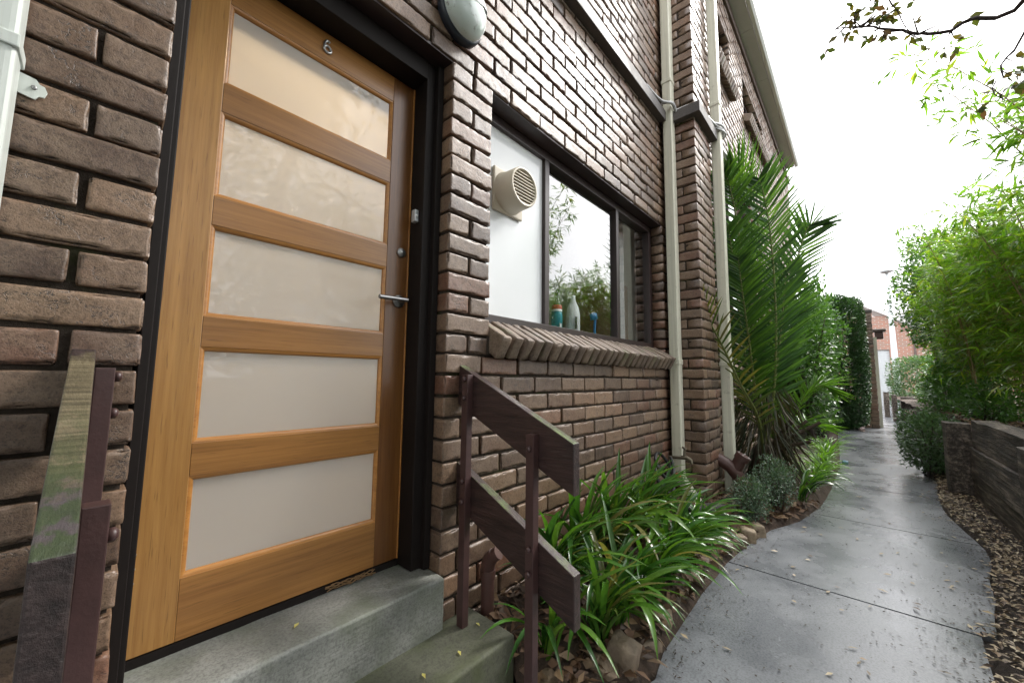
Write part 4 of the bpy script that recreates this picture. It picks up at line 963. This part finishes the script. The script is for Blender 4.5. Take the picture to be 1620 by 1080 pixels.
for x, y, n, L, lab, db in spots: clump(x, y-(.05 if y < -.3 else 0), bedz(x, y), int(n*2.6), L*1.10, lab, dirbias=db, upright=.35 if y > -.2 else .12)
clump(1.42, -.40, .07, 30, .46, 'strap leaf clump filling the near corner of the bed behind the rocks', dirbias=-1.2, upright=.1)
clump(1.215, -.30, .06, 13, .50, 'strap leaf plant with long leaves behind the outer handrail post', dirbias=-1.9, upright=.1)
clump(4.18, -.80, .08, 22, .48, 'glossy strap leaf plant beside the path in front of the palm', dirbias=-1.2, upright=.1, group=None)
ORD = ['nearest', 'second', 'third', 'fourth', 'fifth', 'sixth', 'seventh', 'eighth', 'ninth', 'tenth', 'farthest']
for i in range(11):
    x = 4.75+i*.26; y = -.80+random.uniform(-.08, .06)
    clump(x, y, bedz(x, y), 26, .40+random.uniform(-.06, .06), ORD[i]+' lime green grassy tuft along the left path edge beyond the palm', name='grassy_tuft', group='lime green grassy tufts along the path', pool=LIME)

# palm
def frond(parent, pts, Ll, m='palm', npairs=54, start=.16, drop=.25, vee=.55, spread=.8, rach=.014, sidev=None, wid=.0225):
    """pts: control points of the midrib in world space"""
    P = [Vector(p) for p in pts]; cp = []
    for i in range(len(P)-1):
        p0, p1, p2, p3 = P[max(i-1, 0)], P[i], P[i+1], P[min(i+2, len(P)-1)]
        for t in np.linspace(0, 1, 9)[:-1]:
            t = float(t); cp.append(.5*((2*p1)+(-p0+p2)*t+(2*p0-5*p1+4*p2-p3)*t*t+(-p0+3*p1-3*p2+p3)*t**3))
    cp.append(P[-1]); k = len(cp); mb = MB()
    mb.tube(cp, [rach*(1-.85*i/(k-1))+.002 for i in range(k)], 6, 1)
    up_ = Vector((0, 0, 1))
    for j in range(npairs):
        t = start+(1-start)*(j+random.uniform(-.3, .3))/npairs; t = min(max(t, 0), .999); i = int(t*(k-1)); f = t*(k-1)-i
        p = cp[i].lerp(cp[i+1], f); d = (cp[i+1]-cp[i]).normalized()
        side = d.cross(up_)
        if side.length < .15: side = d.cross(Vector((0, 1, 0)))
        if sidev is not None: side = Vector(sidev)-d*d.dot(Vector(sidev))
        side.normalize(); nrm = side.cross(d).normalized()
        L = Ll*(.45+.55*math.sin(math.pi*min(1, (t-start)/(1-start)*.85+.12)))*random.uniform(.9, 1.08)
        if t > .93: L *= .7
        for s in (-1, 1):
            dd = (d*(spread+.25*t)*random.uniform(.8, 1.2)+side*s*1.0+nrm*vee*random.uniform(.2, 1.6)).normalized(); wv = wid*random.uniform(.85, 1.15)
            V = []; q = p.copy(); sd = d.cross(dd).normalized().cross(dd).normalized(); sd = (nrm - dd*nrm.dot(dd)).normalized().cross(dd)
            ds = dd.copy(); n_ = 4
            for a in range(n_+1):
                wf_ = wv*(.7 if a == 0 else (1 if a < 3 else (.6 if a == 3 else .04))); fold = (nrm-dd*nrm.dot(dd)).normalized()*wf_*.22
                V += [q+sd*wf_*.5+fold, q-fold*.3, q-sd*wf_*.5+fold]
                ds = (ds+Vector((0, 0, -drop*.28))).normalized(); q = q+ds*L/n_
            mb.add(V, [(3*a, 3*a+1, 3*a+4, 3*a+3) for a in range(n_)]+[(3*a+1, 3*a+2, 3*a+5, 3*a+4) for a in range(n_)], 0, True)
    mb.build('frond', [m, 'palm_rachis'], parent)
palm = thing('palm_tree', 'young feathery date palm growing beside the far downpipe', 'palm', (4.6, -.48, .1))
tk = MB(); tk.lathe([(.13, -.1), (.14, .05), (.12, .2), (.09, .30), (.04, .36), (0, .37)], (4.6, -.46, .1), n=18); tk.build('trunk', 'palm_fibre', palm)
B0 = (4.6, -.47, .42)
SV_ = (.16, -.99, 0)
frond(palm, [B0, (4.60, -.57, .9), (4.58, -.625, 1.5), (4.56, -.64, 2.1), (4.54, -.63, 2.6), (4.50, -.60, 2.98), (4.46, -.57, 3.16)], .50, npairs=58, vee=.2, drop=.10, sidev=SV_, spread=1.0, start=.2)
frond(palm, [B0, (4.65, -.50, 1.2), (4.70, -.51, 2.2), (4.70, -.50, 2.85), (4.66, -.42, 3.28), (4.56, -.32, 3.42), (4.42, -.22, 3.36)], .50, npairs=56, vee=.2, drop=.14, spread=.9)
frond(palm, [B0, (4.82, -.58, 1.2), (4.98, -.70, 2.0), (5.06, -.82, 2.5), (5.1, -.90, 2.74), (5.12, -.98, 2.80)], .40, npairs=46, drop=.12, sidev=(.3, -.8, .5), spread=.9)
frond(palm, [B0, (4.75, -.56, 1.0), (4.85, -.62, 1.5), (4.92, -.67, 1.95), (4.98, -.70, 2.3)], .46, npairs=44, vee=.2, drop=.1, sidev=SV_, spread=1.0)
frond(palm, [B0, (4.52, -.42, 1.2), (4.46, -.40, 2.0), (4.40, -.37, 2.7), (4.30, -.33, 3.1), (4.20, -.30, 3.22)], .44, npairs=48, drop=.14, sidev=(.3, -.9, 0))
frond(palm, [B0, (4.45, -.40, 1.1), (4.36, -.36, 1.7), (4.28, -.34, 2.3), (4.20, -.32, 2.65)], .42, npairs=44, drop=.14, sidev=(.3, -.9, 0))
frond(palm, [B0, (4.75, -.40, 1.2), (4.95, -.36, 2.0), (5.1, -.34, 2.6), (5.2, -.33, 2.9)], .5, npairs=44, drop=.15)
frond(palm, [B0, (4.45, -.45, .95), (4.30, -.44, 1.5), (4.20, -.42, 2.0), (4.14, -.41, 2.3)], .36, npairs=48, drop=.15, sidev=(.2, -.9, 0))
frond(palm, [(4.5, -.48, .38), (4.2, -.50, .75), (3.92, -.43, 1.05), (3.76, -.33, 1.40), (3.64, -.21, 1.72), (3.60, -.17, 1.80)], .32, 'palm_dry', 36, vee=.5, wid=.02)
frond(palm, [(4.62, -.52, .38), (4.72, -.70, .72), (4.80, -.84, .98), (4.85, -.94, 1.05), (4.88, -1.02, .98)], .32, 'palm_lime', 42, vee=.4, wid=.022)
frond(palm, [(4.66, -.50, .38), (4.85, -.64, .58), (5.05, -.80, .66), (5.2, -.93, .58)], .30, 'palm_lime', 38, wid=.022)
frond(palm, [(4.66, -.50, .40), (4.90, -.52, .95), (5.10, -.56, 1.30), (5.3, -.62, 1.45)], .32, 'palm', 44)
ns_ = 420; aa = rng.uniform(0, 2*math.pi, ns_); rr_s = rng.uniform(.08, .30, ns_)
Pk = np.stack([4.58+rr_s*np.cos(aa), -.48+rr_s*.8*np.sin(aa), rng.uniform(.35, 1.05, ns_)], 1)
Dk = unit(np.stack([np.cos(aa)*.5, np.sin(aa)*.5, rng.uniform(-1.6, -.5, ns_)], 1))
Vk, Fk = leaves(Pk, Dk, unit(rdir(ns_)), rng.uniform(.22, .5, ns_), rng.uniform(.012, .022, ns_), .2, .12)
link('dead_leaflets', npmesh('dead_leaflets', Vk, Fk, 'skirt'), palm, kind='stuff')
for i, (a, el, L) in enumerate([(-1.0, .75, .55), (-1.5, .7, .6), (-.6, .8, .62), (-2.1, .9, .5), (-.2, 1.0, .5), (-1.25, 1.0, .55), (-1.8, .5, .45)]):
    d = Vector((math.cos(a)*math.cos(el), math.sin(a)*math.cos(el), math.sin(el))); p = Vector((4.6, -.47, .32))
    MB().tube([p+d*.1, p+d*L*.6+Vector((0, 0, .03)), p+d*L], [.022, .017, .015], 7).build('frond_stub', 'palm_fibre', palm)

# shrubs and hedges: leaves set through the volume of the crown
def crown_points(n, c, r_, shell=.55, lump=.25, seed=0, freq=2.2):
    d = rdir(n); rad = 1-(1-shell)*rng.random(n)**1.6
    f = np.array([1+lump*mnoise.noise(Vector(tuple(x*freq))+Vector((seed, seed*.7, 0)))*1.6 for x in d])
    return np.asarray(c)+d*np.asarray(r_)*(rad*f)[:, None], d
def bush(name, label, cat, base, c, r_, n, L, W, m, seed, group=None, shell=.55, lump=.25, stems=6, boxy=0, stem_r=.012, up_bias=.35, branchlets=True):
    t = thing(name, label, cat, base, group)
    P, d = crown_points(n, (0, 0, 0), (1, 1, 1), shell, lump, seed)
    if boxy:
        mx = np.abs(P).max(1, keepdims=True); nr = np.linalg.norm(P, axis=1, keepdims=True); P = P*(1-boxy)+(P/mx*nr)*boxy
    P = np.asarray(c)+P*np.asarray(r_)
    D = unit(d*.8+rdir(n)*.8+np.array([0, 0, up_bias])); U = unit(rdir(n)*.7+np.array([0, 0, 1.0]))
    ok = P[:, 2] > base[2]+.02; P, D, U = P[ok], D[ok], U[ok]; k = len(P)
    V, F = leaves(P, D, U, L*rng.uniform(.6, 1.25, k), W*rng.uniform(.7, 1.2, k))
    sm = MB()
    for i in range(stems):
        q = Vector(P[rng.integers(k)]); b = Vector(base)+Vector((random.uniform(-.3, .3)*r_[0], random.uniform(-.3, .3)*r_[1], -.03)); mid = b.lerp(q, .5)+Vector((0, 0, .15*r_[2]))
        sm.tube([b, mid, q], [stem_r, stem_r*.7, stem_r*.25], 6)
    sm.build('stem', 'twig', t)
    link('foliage', npmesh('foliage', V, F, m, smooth=False), t, kind='stuff')
    return t
bush('small_shrub', 'low grey green shrub at the foot of the brown drain bend', 'shrub', (3.42, -.56, .06), (3.42, -.56, .20), (.20, .13, .17), 2600, .020, .011, 'grey_shrub', 1, stem_r=.004, stems=24, shell=.25)
bush('small_shrub', 'taller fine leaved shrub between drain bend and strap leaf plant', 'shrub', (3.85, -.66, .07), (3.85, -.66, .26), (.22, .15, .20), 3000, .020, .011, 'grey_shrub', 4, stem_r=.004, stems=24, shell=.25)
bush('laurel_shrub', 'broad leaved glossy shrub between the palm and the hedge', 'shrub', (8.2, -.45, .1), (8.2, -.42, 1.55), (1.0, .55, 1.35), 6500, .10, .042, 'laurel_leaf', 7, shell=.35, lump=.4, stems=14, stem_r=.03)
bush('laurel_shrub', 'pale small leaved shrub low in front of the dark hedge', 'shrub', (9.6, -.62, .1), (9.6, -.55, .75), (1.1, .36, .85), 6500, .05, .024, 'bush_leaf', 9, shell=.35, lump=.4, stems=10)
bush('laurel_shrub', 'upright bright green shrub growing against the dark hedge', 'shrub', (10.6, -.6, .1), (10.6, -.55, 2.0), (.8, .50, 1.1), 4500, .10, .04, 'laurel_leaf', 12, shell=.4, lump=.35, stems=8, stem_r=.02)
bush('hedge', 'tall clipped dark green hedge beside the gate pier', 'hedge', (12.0, -.75, 0), (12.05, -.76, 1.55), (.60, .64, 1.62), 60000, .055, .032, 'hedge_leaf', 15, shell=.55, lump=.10, boxy=.6, stems=10, stem_r=.025)
# right side
bush('clipped_bush', 'rounded small leaved bush at the path edge before the sleeper post', 'bush', (6.75, -1.80, 0), (6.75, -1.80, .40), (.52, .26, .33), 5200, .042, .022, 'bush_leaf', 18, shell=.5, lump=.2, boxy=.3, stems=16)
bush('flowering_shrub', 'loose green shrub behind the clipped bush', 'shrub', (8.6, -2.2, .6), (8.6, -2.2, .95), (.9, .30, .45), 3600, .06, .032, 'laurel_leaf', 20, shell=.4, lump=.4, stems=12)
bush('flowering_shrub', 'leafy shrub on the terrace above the second sleeper wall', 'shrub', (7.0, -2.35, .6), (7.0, -2.35, .84), (.6, .25, .28), 2200, .055, .03, 'laurel_leaf', 22, shell=.4, lump=.4, stems=12)
bush('square_hedge', 'dense round bush in front of the garage at the path end', 'bush', (18.5, -2.95, 0), (18.5, -2.95, 1.02), (1.1, .98, .98), 9000, .09, .05, 'bush_leaf', 24, shell=.6, lump=.15, boxy=.4)
bush('garden_shrub', 'dark leafy shrub leaning over the sleeper box', 'shrub', (13.4, -2.9, .3), (13.4, -2.85, 1.1), (1.0, .55, .85), 6500, .075, .04, 'laurel_leaf', 26, shell=.45, lump=.35, stems=10)
bush('terrace_plant', 'small leafy plant on the mulch at the right picture edge', 'plant', (5.0, -2.42, .62), (5.0, -2.42, .70), (.16, .14, .10), 420, .035, .02, 'laurel_leaf', 28, shell=.3, stems=8, stem_r=.004)
tr = bush('evergreen_tree', 'dark bushy evergreen tree behind the bamboo and lamp post', 'tree', (12.2, -2.75, .4), (12.2, -2.68, 3.0), (1.0, .70, 1.25), 14000, .09, .045, 'laurel_leaf', 30, shell=.45, lump=.35, stems=14, stem_r=.05)

# bamboo: separate clumps of leaning culms with leafy twigs
def bamboo(x, y, z, nc, hgt, lean, seed, label, nleaf=26, spread=.35):
    t = thing('bamboo_clump', label, 'bamboo', (x, y, z), 'bamboo clumps on the terrace'); PP, DD = [], []; tw = MB()
    for i in range(nc):
        b = Vector((x+random.gauss(0, spread), y+random.gauss(0, spread*.5), z-.03)); h = hgt*random.uniform(.65, 1.12); a = random.uniform(0, 2*math.pi)
        ln_ = Vector((lean[0]+.55*math.cos(a)*random.random(), lean[1]+.4*math.sin(a)*random.random(), 0))
        pts = [b+ln_*(s**1.9)*h*.42+Vector((0, 0, h*(s-.10*s**4))) for s in np.linspace(0, 1, 9)]
        MB().tube(pts, [.0095*(1-.85*s)+.001 for s in np.linspace(0, 1, 9)], 6).build('culm', 'bamboo_culm', t)
        for q in range(int(nleaf*h)):
            s = random.uniform(.18, 1)**.8; k = min(int(s*8), 7); p = pts[k].lerp(pts[k+1], s*8-k)
            d = Vector((random.gauss(0, 1), random.gauss(0, 1), random.uniform(-.2, .7))).normalized(); L = random.uniform(.15, .42)*(1.15-.5*s)
            e = p+d*L+Vector((0, 0, -.05)); tw.tube([p, p.lerp(e, .5)+Vector((0, 0, .03)), e], .0016, 3, cap=False)
            for u in range(random.randint(4, 8)):
                f = random.uniform(.35, 1.0); PP.append(p.lerp(e, f)); dd = d*.8+Vector((random.gauss(0, .6), random.gauss(0, .6), random.gauss(-.25, .35))); DD.append(dd.normalized())
    tw.build('twigs', 'bamboo_culm', t)
    P = np.array([tuple(p) for p in PP]); D = np.array([tuple(d) for d in DD]); n = len(P)
    V, F = leaves(P, D, unit(rdir(n)*.5+[0, 0, 1]), rng.uniform(.09, .17, n), rng.uniform(.016, .026, n), .1, .15)
    link('foliage', npmesh('foliage', V, F, 'bamboo_leaf'), t, kind='stuff')
bamboo(5.9, -2.6, .62, 18, 2.55, (.05, .26), 1, 'bamboo clump with bare stems nearest the right picture edge', 26)
bamboo(7.1, -2.55, .62, 20, 2.75, (.0, .30), 2, 'full bamboo clump leaning over the terrace', 28)
bamboo(8.4, -2.65, .62, 20, 2.7, (.0, .30), 3, 'bamboo clump behind the loose green shrub', 28)
bamboo(9.9, -2.85, .62, 18, 2.8, (.0, .20), 4, 'farthest bamboo clump beside the evergreen tree', 28)
bamboo(4.45, -2.75, .62, 13, 3.4, (.16, .34), 5, 'tall airy bamboo clump whose tips arch against the sky', 15, .22)
bamboo(6.6, -3.3, .65, 14, 2.9, (.1, .1), 6, 'bamboo clump at the back of the terrace', 26)
bamboo(8.6, -3.6, .65, 14, 2.9, (.0, .1), 8, 'rear bamboo clump behind the second row', 26)
# deciduous tree whose branches hang into the top right corner (its crown also shows in the door glass)
dt = thing('overhanging_tree', 'thin branch with sparse oval leaves hanging in the top right corner', 'tree', (1.4, -3.6, 0))
mb = MB(); mb.tube([(1.4, -3.6, -.1), (1.45, -3.55, 1.5), (1.3, -3.45, 3.0), (1.5, -3.2, 4.2)], [.13, .11, .09, .05], 10); mb.build('trunk', 'twig', dt)
PP, DD = [], []
def limb(pts, r_, nl, name='limb', spr=.28, lo=.25, sub=8):
    mbl = MB(); P = [Vector(p) for p in pts]; cp = []
    for i in range(len(P)-1):
        for t in np.linspace(0, 1, 6)[:-1]: cp.append(P[i].lerp(P[i+1], float(t))+mnoise.noise_vector(P[i]*3+Vector((float(t)*2, 0, 0)))*.03)
    cp.append(P[-1]); k = len(cp); mbl.tube(cp, [r_*(1-.8*i/(k-1)) for i in range(k)], 6)
    for s in range(sub):
        i = int(random.uniform(lo, 1)*(k-1)); i = min(i, k-2); p = cp[i]; d = Vector((random.gauss(0, 1), random.gauss(0, 1), random.gauss(0, .5))).normalized(); L = spr*random.uniform(.5, 1.3)
        e = p+d*L; mbl.tube([p, p.lerp(e, .5)+Vector((0, 0, .02)), e], [r_*.3+.0008, .0012, .0008], 4)
        for u in range(nl):
            f = random.uniform(.2, 1); PP.append(p.lerp(e, f)); DD.append((d*.5+Vector((random.gauss(0, .7), random.gauss(0, .7), random.gauss(-.3, .5)))).normalized())
    mbl.build(name, 'twig', dt)
limb([(1.5, -3.2, 3.6), (2.1, -2.5, 2.95), (2.5, -2.0, 2.74), (2.6, -1.80, 2.735), (2.6, -1.62, 2.745), (2.6, -1.50, 2.80), (2.62, -1.40, 2.92), (2.65, -1.31, 3.02), (2.68, -1.22, 3.08)], .013, 5, spr=.17, lo=.5, sub=26)
limb([(2.55, -1.90, 2.70), (2.62, -1.80, 2.55), (2.66, -1.76, 2.44), (2.7, -1.76, 2.36)], .006, 4, spr=.13, lo=.2, sub=9)
limb([(2.5, -1.36, 3.25), (2.57, -1.44, 3.0), (2.60, -1.535, 2.75)], .006, 2, spr=.08, lo=.3, sub=4)
nin = len(PP)
for a in range(26):
    an = random.uniform(0, 2*math.pi); rr2 = random.uniform(.6, 2.0); e = Vector((1.3+rr2*math.cos(an)*1.2, -3.4+rr2*math.sin(an)*.6, random.uniform(3.8, 6.0)))
    if e.x > 2.3 or e.y > -2.9: continue
    limb([(1.5, -3.3, 3.9), Vector((1.5, -3.3, 3.9)).lerp(e, .5)+Vector((0, 0, .2)), e], .02, 16, spr=.55, lo=.3, sub=14)
# unseen canopy limbs added over the path to shade the door end
for a in range(110):
    e = Vector((random.uniform(-3.6, 1.3), random.uniform(-3.2, -.1), random.uniform(3.8, 5.2)))
    limb([(1.5, -3.3, 3.9), Vector((1.5, -3.3, 3.9)).lerp(e, .5)+Vector((0, 0, .35)), e], .018, 24, spr=.5, lo=.45, sub=16)
P = np.array([tuple(p) for p in PP]); D = np.array([tuple(d) for d in DD]); n = len(P)
bigl = np.where(np.arange(n) < nin, 1.0, 1.5)
V, F = leaves(P, D, unit(rdir(n)+[0, 0, .6]), rng.uniform(.035, .06, n)*bigl, rng.uniform(.020, .032, n)*bigl, .1, .1)
link('crown', npmesh('crown', V, F, 'tree_leaf'), dt, kind='stuff')

# unseen trees added opposite and behind to shade this wall end, mirrored in the glass
for x, y, r_, h, lab in ((-4.9, -1.3, 1.5, 5.2, 'out of view leafy tree added behind the camera to shade the wall'), (-1.9, -3.2, 1.6, 4.6, 'leafy tree opposite the left downpipe, mirrored in the door glass'), (.4, -3.9, 1.6, 4.6, 'leafy tree opposite the door, mirrored in the lower door panes'), (2.3, -4.3, 1.2, 3.2, 'bushy tree opposite the handrail, mirrored in the window')):
    bush('unseen_tree', lab, 'tree', (x, y, 0), (x, y, h*.62), (r_, 1.0, h*.62), 10000 if x > 0 else 26000, .11, .05, 'laurel_leaf', x+40, shell=.4, lump=.35, stems=10, stem_r=.04)

# ------------------------------------------------------------------ edging rocks
def rock(x, y, z, sx, sy, sz, rz, seed, label, m='rock', cuts=3, name='edging_rock', cat='rock', bev=.0):
    bm = bmesh.new(); bmesh.ops.create_cube(bm, size=1); bmesh.ops.subdivide_edges(bm, edges=bm.edges, cuts=cuts, use_grid_fill=True)
    for v in bm.verts:
        q = v.co.normalized()*.62; v.co = v.co.lerp(q, .32); v.co += mnoise.noise_vector(v.co*2.2+Vector((seed*5.3, seed, 0)))*.11+mnoise.noise_vector(v.co*6+Vector((seed, 0, 0)))*.035
        v.co.x *= sx; v.co.y *= sy; v.co.z *= sz
    me = bpy.data.meshes.new(name); bm.to_mesh(me); bm.free(); me.materials.append(M[m]); me.polygons.foreach_set('use_smooth', [True]*len(me.polygons))
    o = link(name, me, None, Matrix.Translation((x, y, z)) @ Matrix.Rotation(rz, 4, 'Z') @ Matrix.Rotation(random.uniform(-.15, .15), 4, 'X'), label=label, category=cat, group='rocks edging the garden bed' if cat == 'rock' else None)
    return o
rocks = [(1.16, -.36, .04, .19, .16, .17, .2, 'flat sandstone rock beside the lower step'), (1.33, -.45, .05, .12, .15, .16, .5, 'squared rock in front of the outer handrail post'),
         (1.43, -.49, .075, .14, .14, .21, .1, 'upright block shaped rock at the near corner of the bed'), (1.60, -.50, .035, .16, .11, .12, -.3, 'low rock under the drooping near leaves'),
         (1.80, -.49, .05, .14, .11, .15, .3, 'brownish rock midway along the strap leaf bed'), (2.02, -.485, .04, .17, .10, .13, 0, 'long low rock in the middle of the bed edge'),
         (2.27, -.48, .05, .15, .10, .14, .2, 'rock half covered by drooping leaves near the path joint'), (2.50, -.485, .045, .16, .10, .13, -.2, 'pale rock beside the path joint'),
         (2.80, -.51, .06, .17, .12, .14, .2, 'large rounded pale rock after the path joint'), (2.98, -.55, .055, .12, .12, .14, .5, 'tan rock in the row of three by the shrub'),
         (3.12, -.58, .06, .11, .12, .15, .3, 'middle tan rock in the row of three by the shrub'), (3.26, -.61, .06, .10, .12, .16, .6, 'tilted brown rock closest to the small shrub')]
for i, (x, y, z, sx, sy, sz, rz, lab) in enumerate(rocks): rock(x, y-.01, z-.04, sx*.78, sy*.75, sz*.72, rz, i+1, lab, cuts=5)
rock(3.02, -.34, .13, .30, .16, .13, -.4, 33, 'charred black log lying in the bed by the downpipe', 'charred', name='charred_log', cat='log')
rock(3.12, -.20, .09, .30, .14, .05, .1, 41, 'flat grey splash stone under the downpipe shoe', 'step_upper', name='splash_stone', cat='stone')
rock(6.85, -1.02, .02, .10, .06, .04, .1, 44, 'small blue tile lying at the left path edge', 'blue_tile', cuts=2, name='blue_tile', cat='tile')

# ------------------------------------------------------------------ fallen leaves and debris
def litter(name, label, pts, L, W, m, tilt=.35, lift=.006):
    P = np.asarray(pts, float); n = len(P); a = rng.uniform(0, 2*math.pi, n); D = np.stack([np.cos(a), np.sin(a), rng.normal(0, tilt*.5, n)], 1)
    U = unit(np.stack([rng.normal(0, tilt, n), rng.normal(0, tilt, n), np.ones(n)], 1)); P = P+[0, 0, lift]
    V, F = leaves(P, D, U, rng.uniform(L*.5, L*1.3, n), rng.uniform(W*.6, W*1.3, n), rng.uniform(-.2, .3), .05)
    return link(name, npmesh(name, V, F, m), None, label=label, category='leaves', kind='stuff')
pts = []
while len(pts) < 3000:
    x = random.uniform(1.12, 4.4); e = edge(LE, x); y = random.uniform(e+.02, -.01); pts.append((x, y, bedz(x, y)))
litter('leaf_litter', 'brown dead leaves covering the bed under the strap plants', pts, .060, .030, 'litter', .8, .012)
pts = []
while len(pts) < 1900:
    x = random.uniform(2.0, 7.2); e = edge(RE, x); y = e-abs(random.gauss(0, .16)); 
    if y > -1.96: pts.append((x, y, .028))
while len(pts) < 2700:
    x = random.uniform(2.0, 7); pts.append((x, random.uniform(-1.95, edge(RE, x)-.02), .03))
litter('leaf_litter', 'pale fallen leaves strewn along the sleeper wall', pts, .036, .0125, 'litter_pale', .5, .008)
pts = []
for i in range(150):
    x = random.uniform(1.6, 7.5); a, b = edge(RE, x), edge(LE, x); u = random.random()**2.2; pts.append((x, a+(b-a)*u, .003))
litter('path_leaves', 'scattered small dry leaves lying on the wet path', pts, .038, .015, 'litter_pale', .18, .004)
pts = []
for i in range(900):
    x = random.uniform(1.2, 7.0); a, b = edge(RE, x), edge(LE, x); u = random.random() if random.random() < .5 else random.random()**2; pts.append((x, a+(b-a)*u, .002))
for i in range(1700):
    x = random.uniform(1.2, 7.0); a, b = edge(RE, x), edge(LE, x); q = abs(random.gauss(0, .07)); pts.append((x, a+q if random.random() < .6 else b-q, .002))
litter('path_debris', 'tiny dark twigs and specks on the wet path', pts, .016, .006, 'debris', .2, .003)
pts = [(random.uniform(4.2, 9), -2.05-random.random()**1.5*1.3, .66) for i in range(1500)]
litter('leaf_litter', 'tan bark chips and leaves on the raised terrace', pts, .07, .026, 'litter', .5, .02)
for (x, y, z, lab) in ((.46, .05, .3545, 'tiny yellow leaf on the upper step near the door'), (.905, -.165, .1755, 'yellow leaf on the lower step'), (.765, -.16, .1755, 'pale curled leaf at the middle of the lower step'), (1.045, -.10, .1755, 'small cream leaf beside the inner handrail post')):
    a = random.uniform(0, 6.28); V, F = leaves([(0, 0, 0)], [(math.cos(a), math.sin(a), .05)], [(.1, .05, 1)], .026, .012, .2, .05)
    o = link('fallen_leaf', npmesh('fallen_leaf', V, F, 'yellow_leaf'), None, Matrix.Translation((x, y, z)), label=lab, category='leaf', group='leaves fallen on the steps')
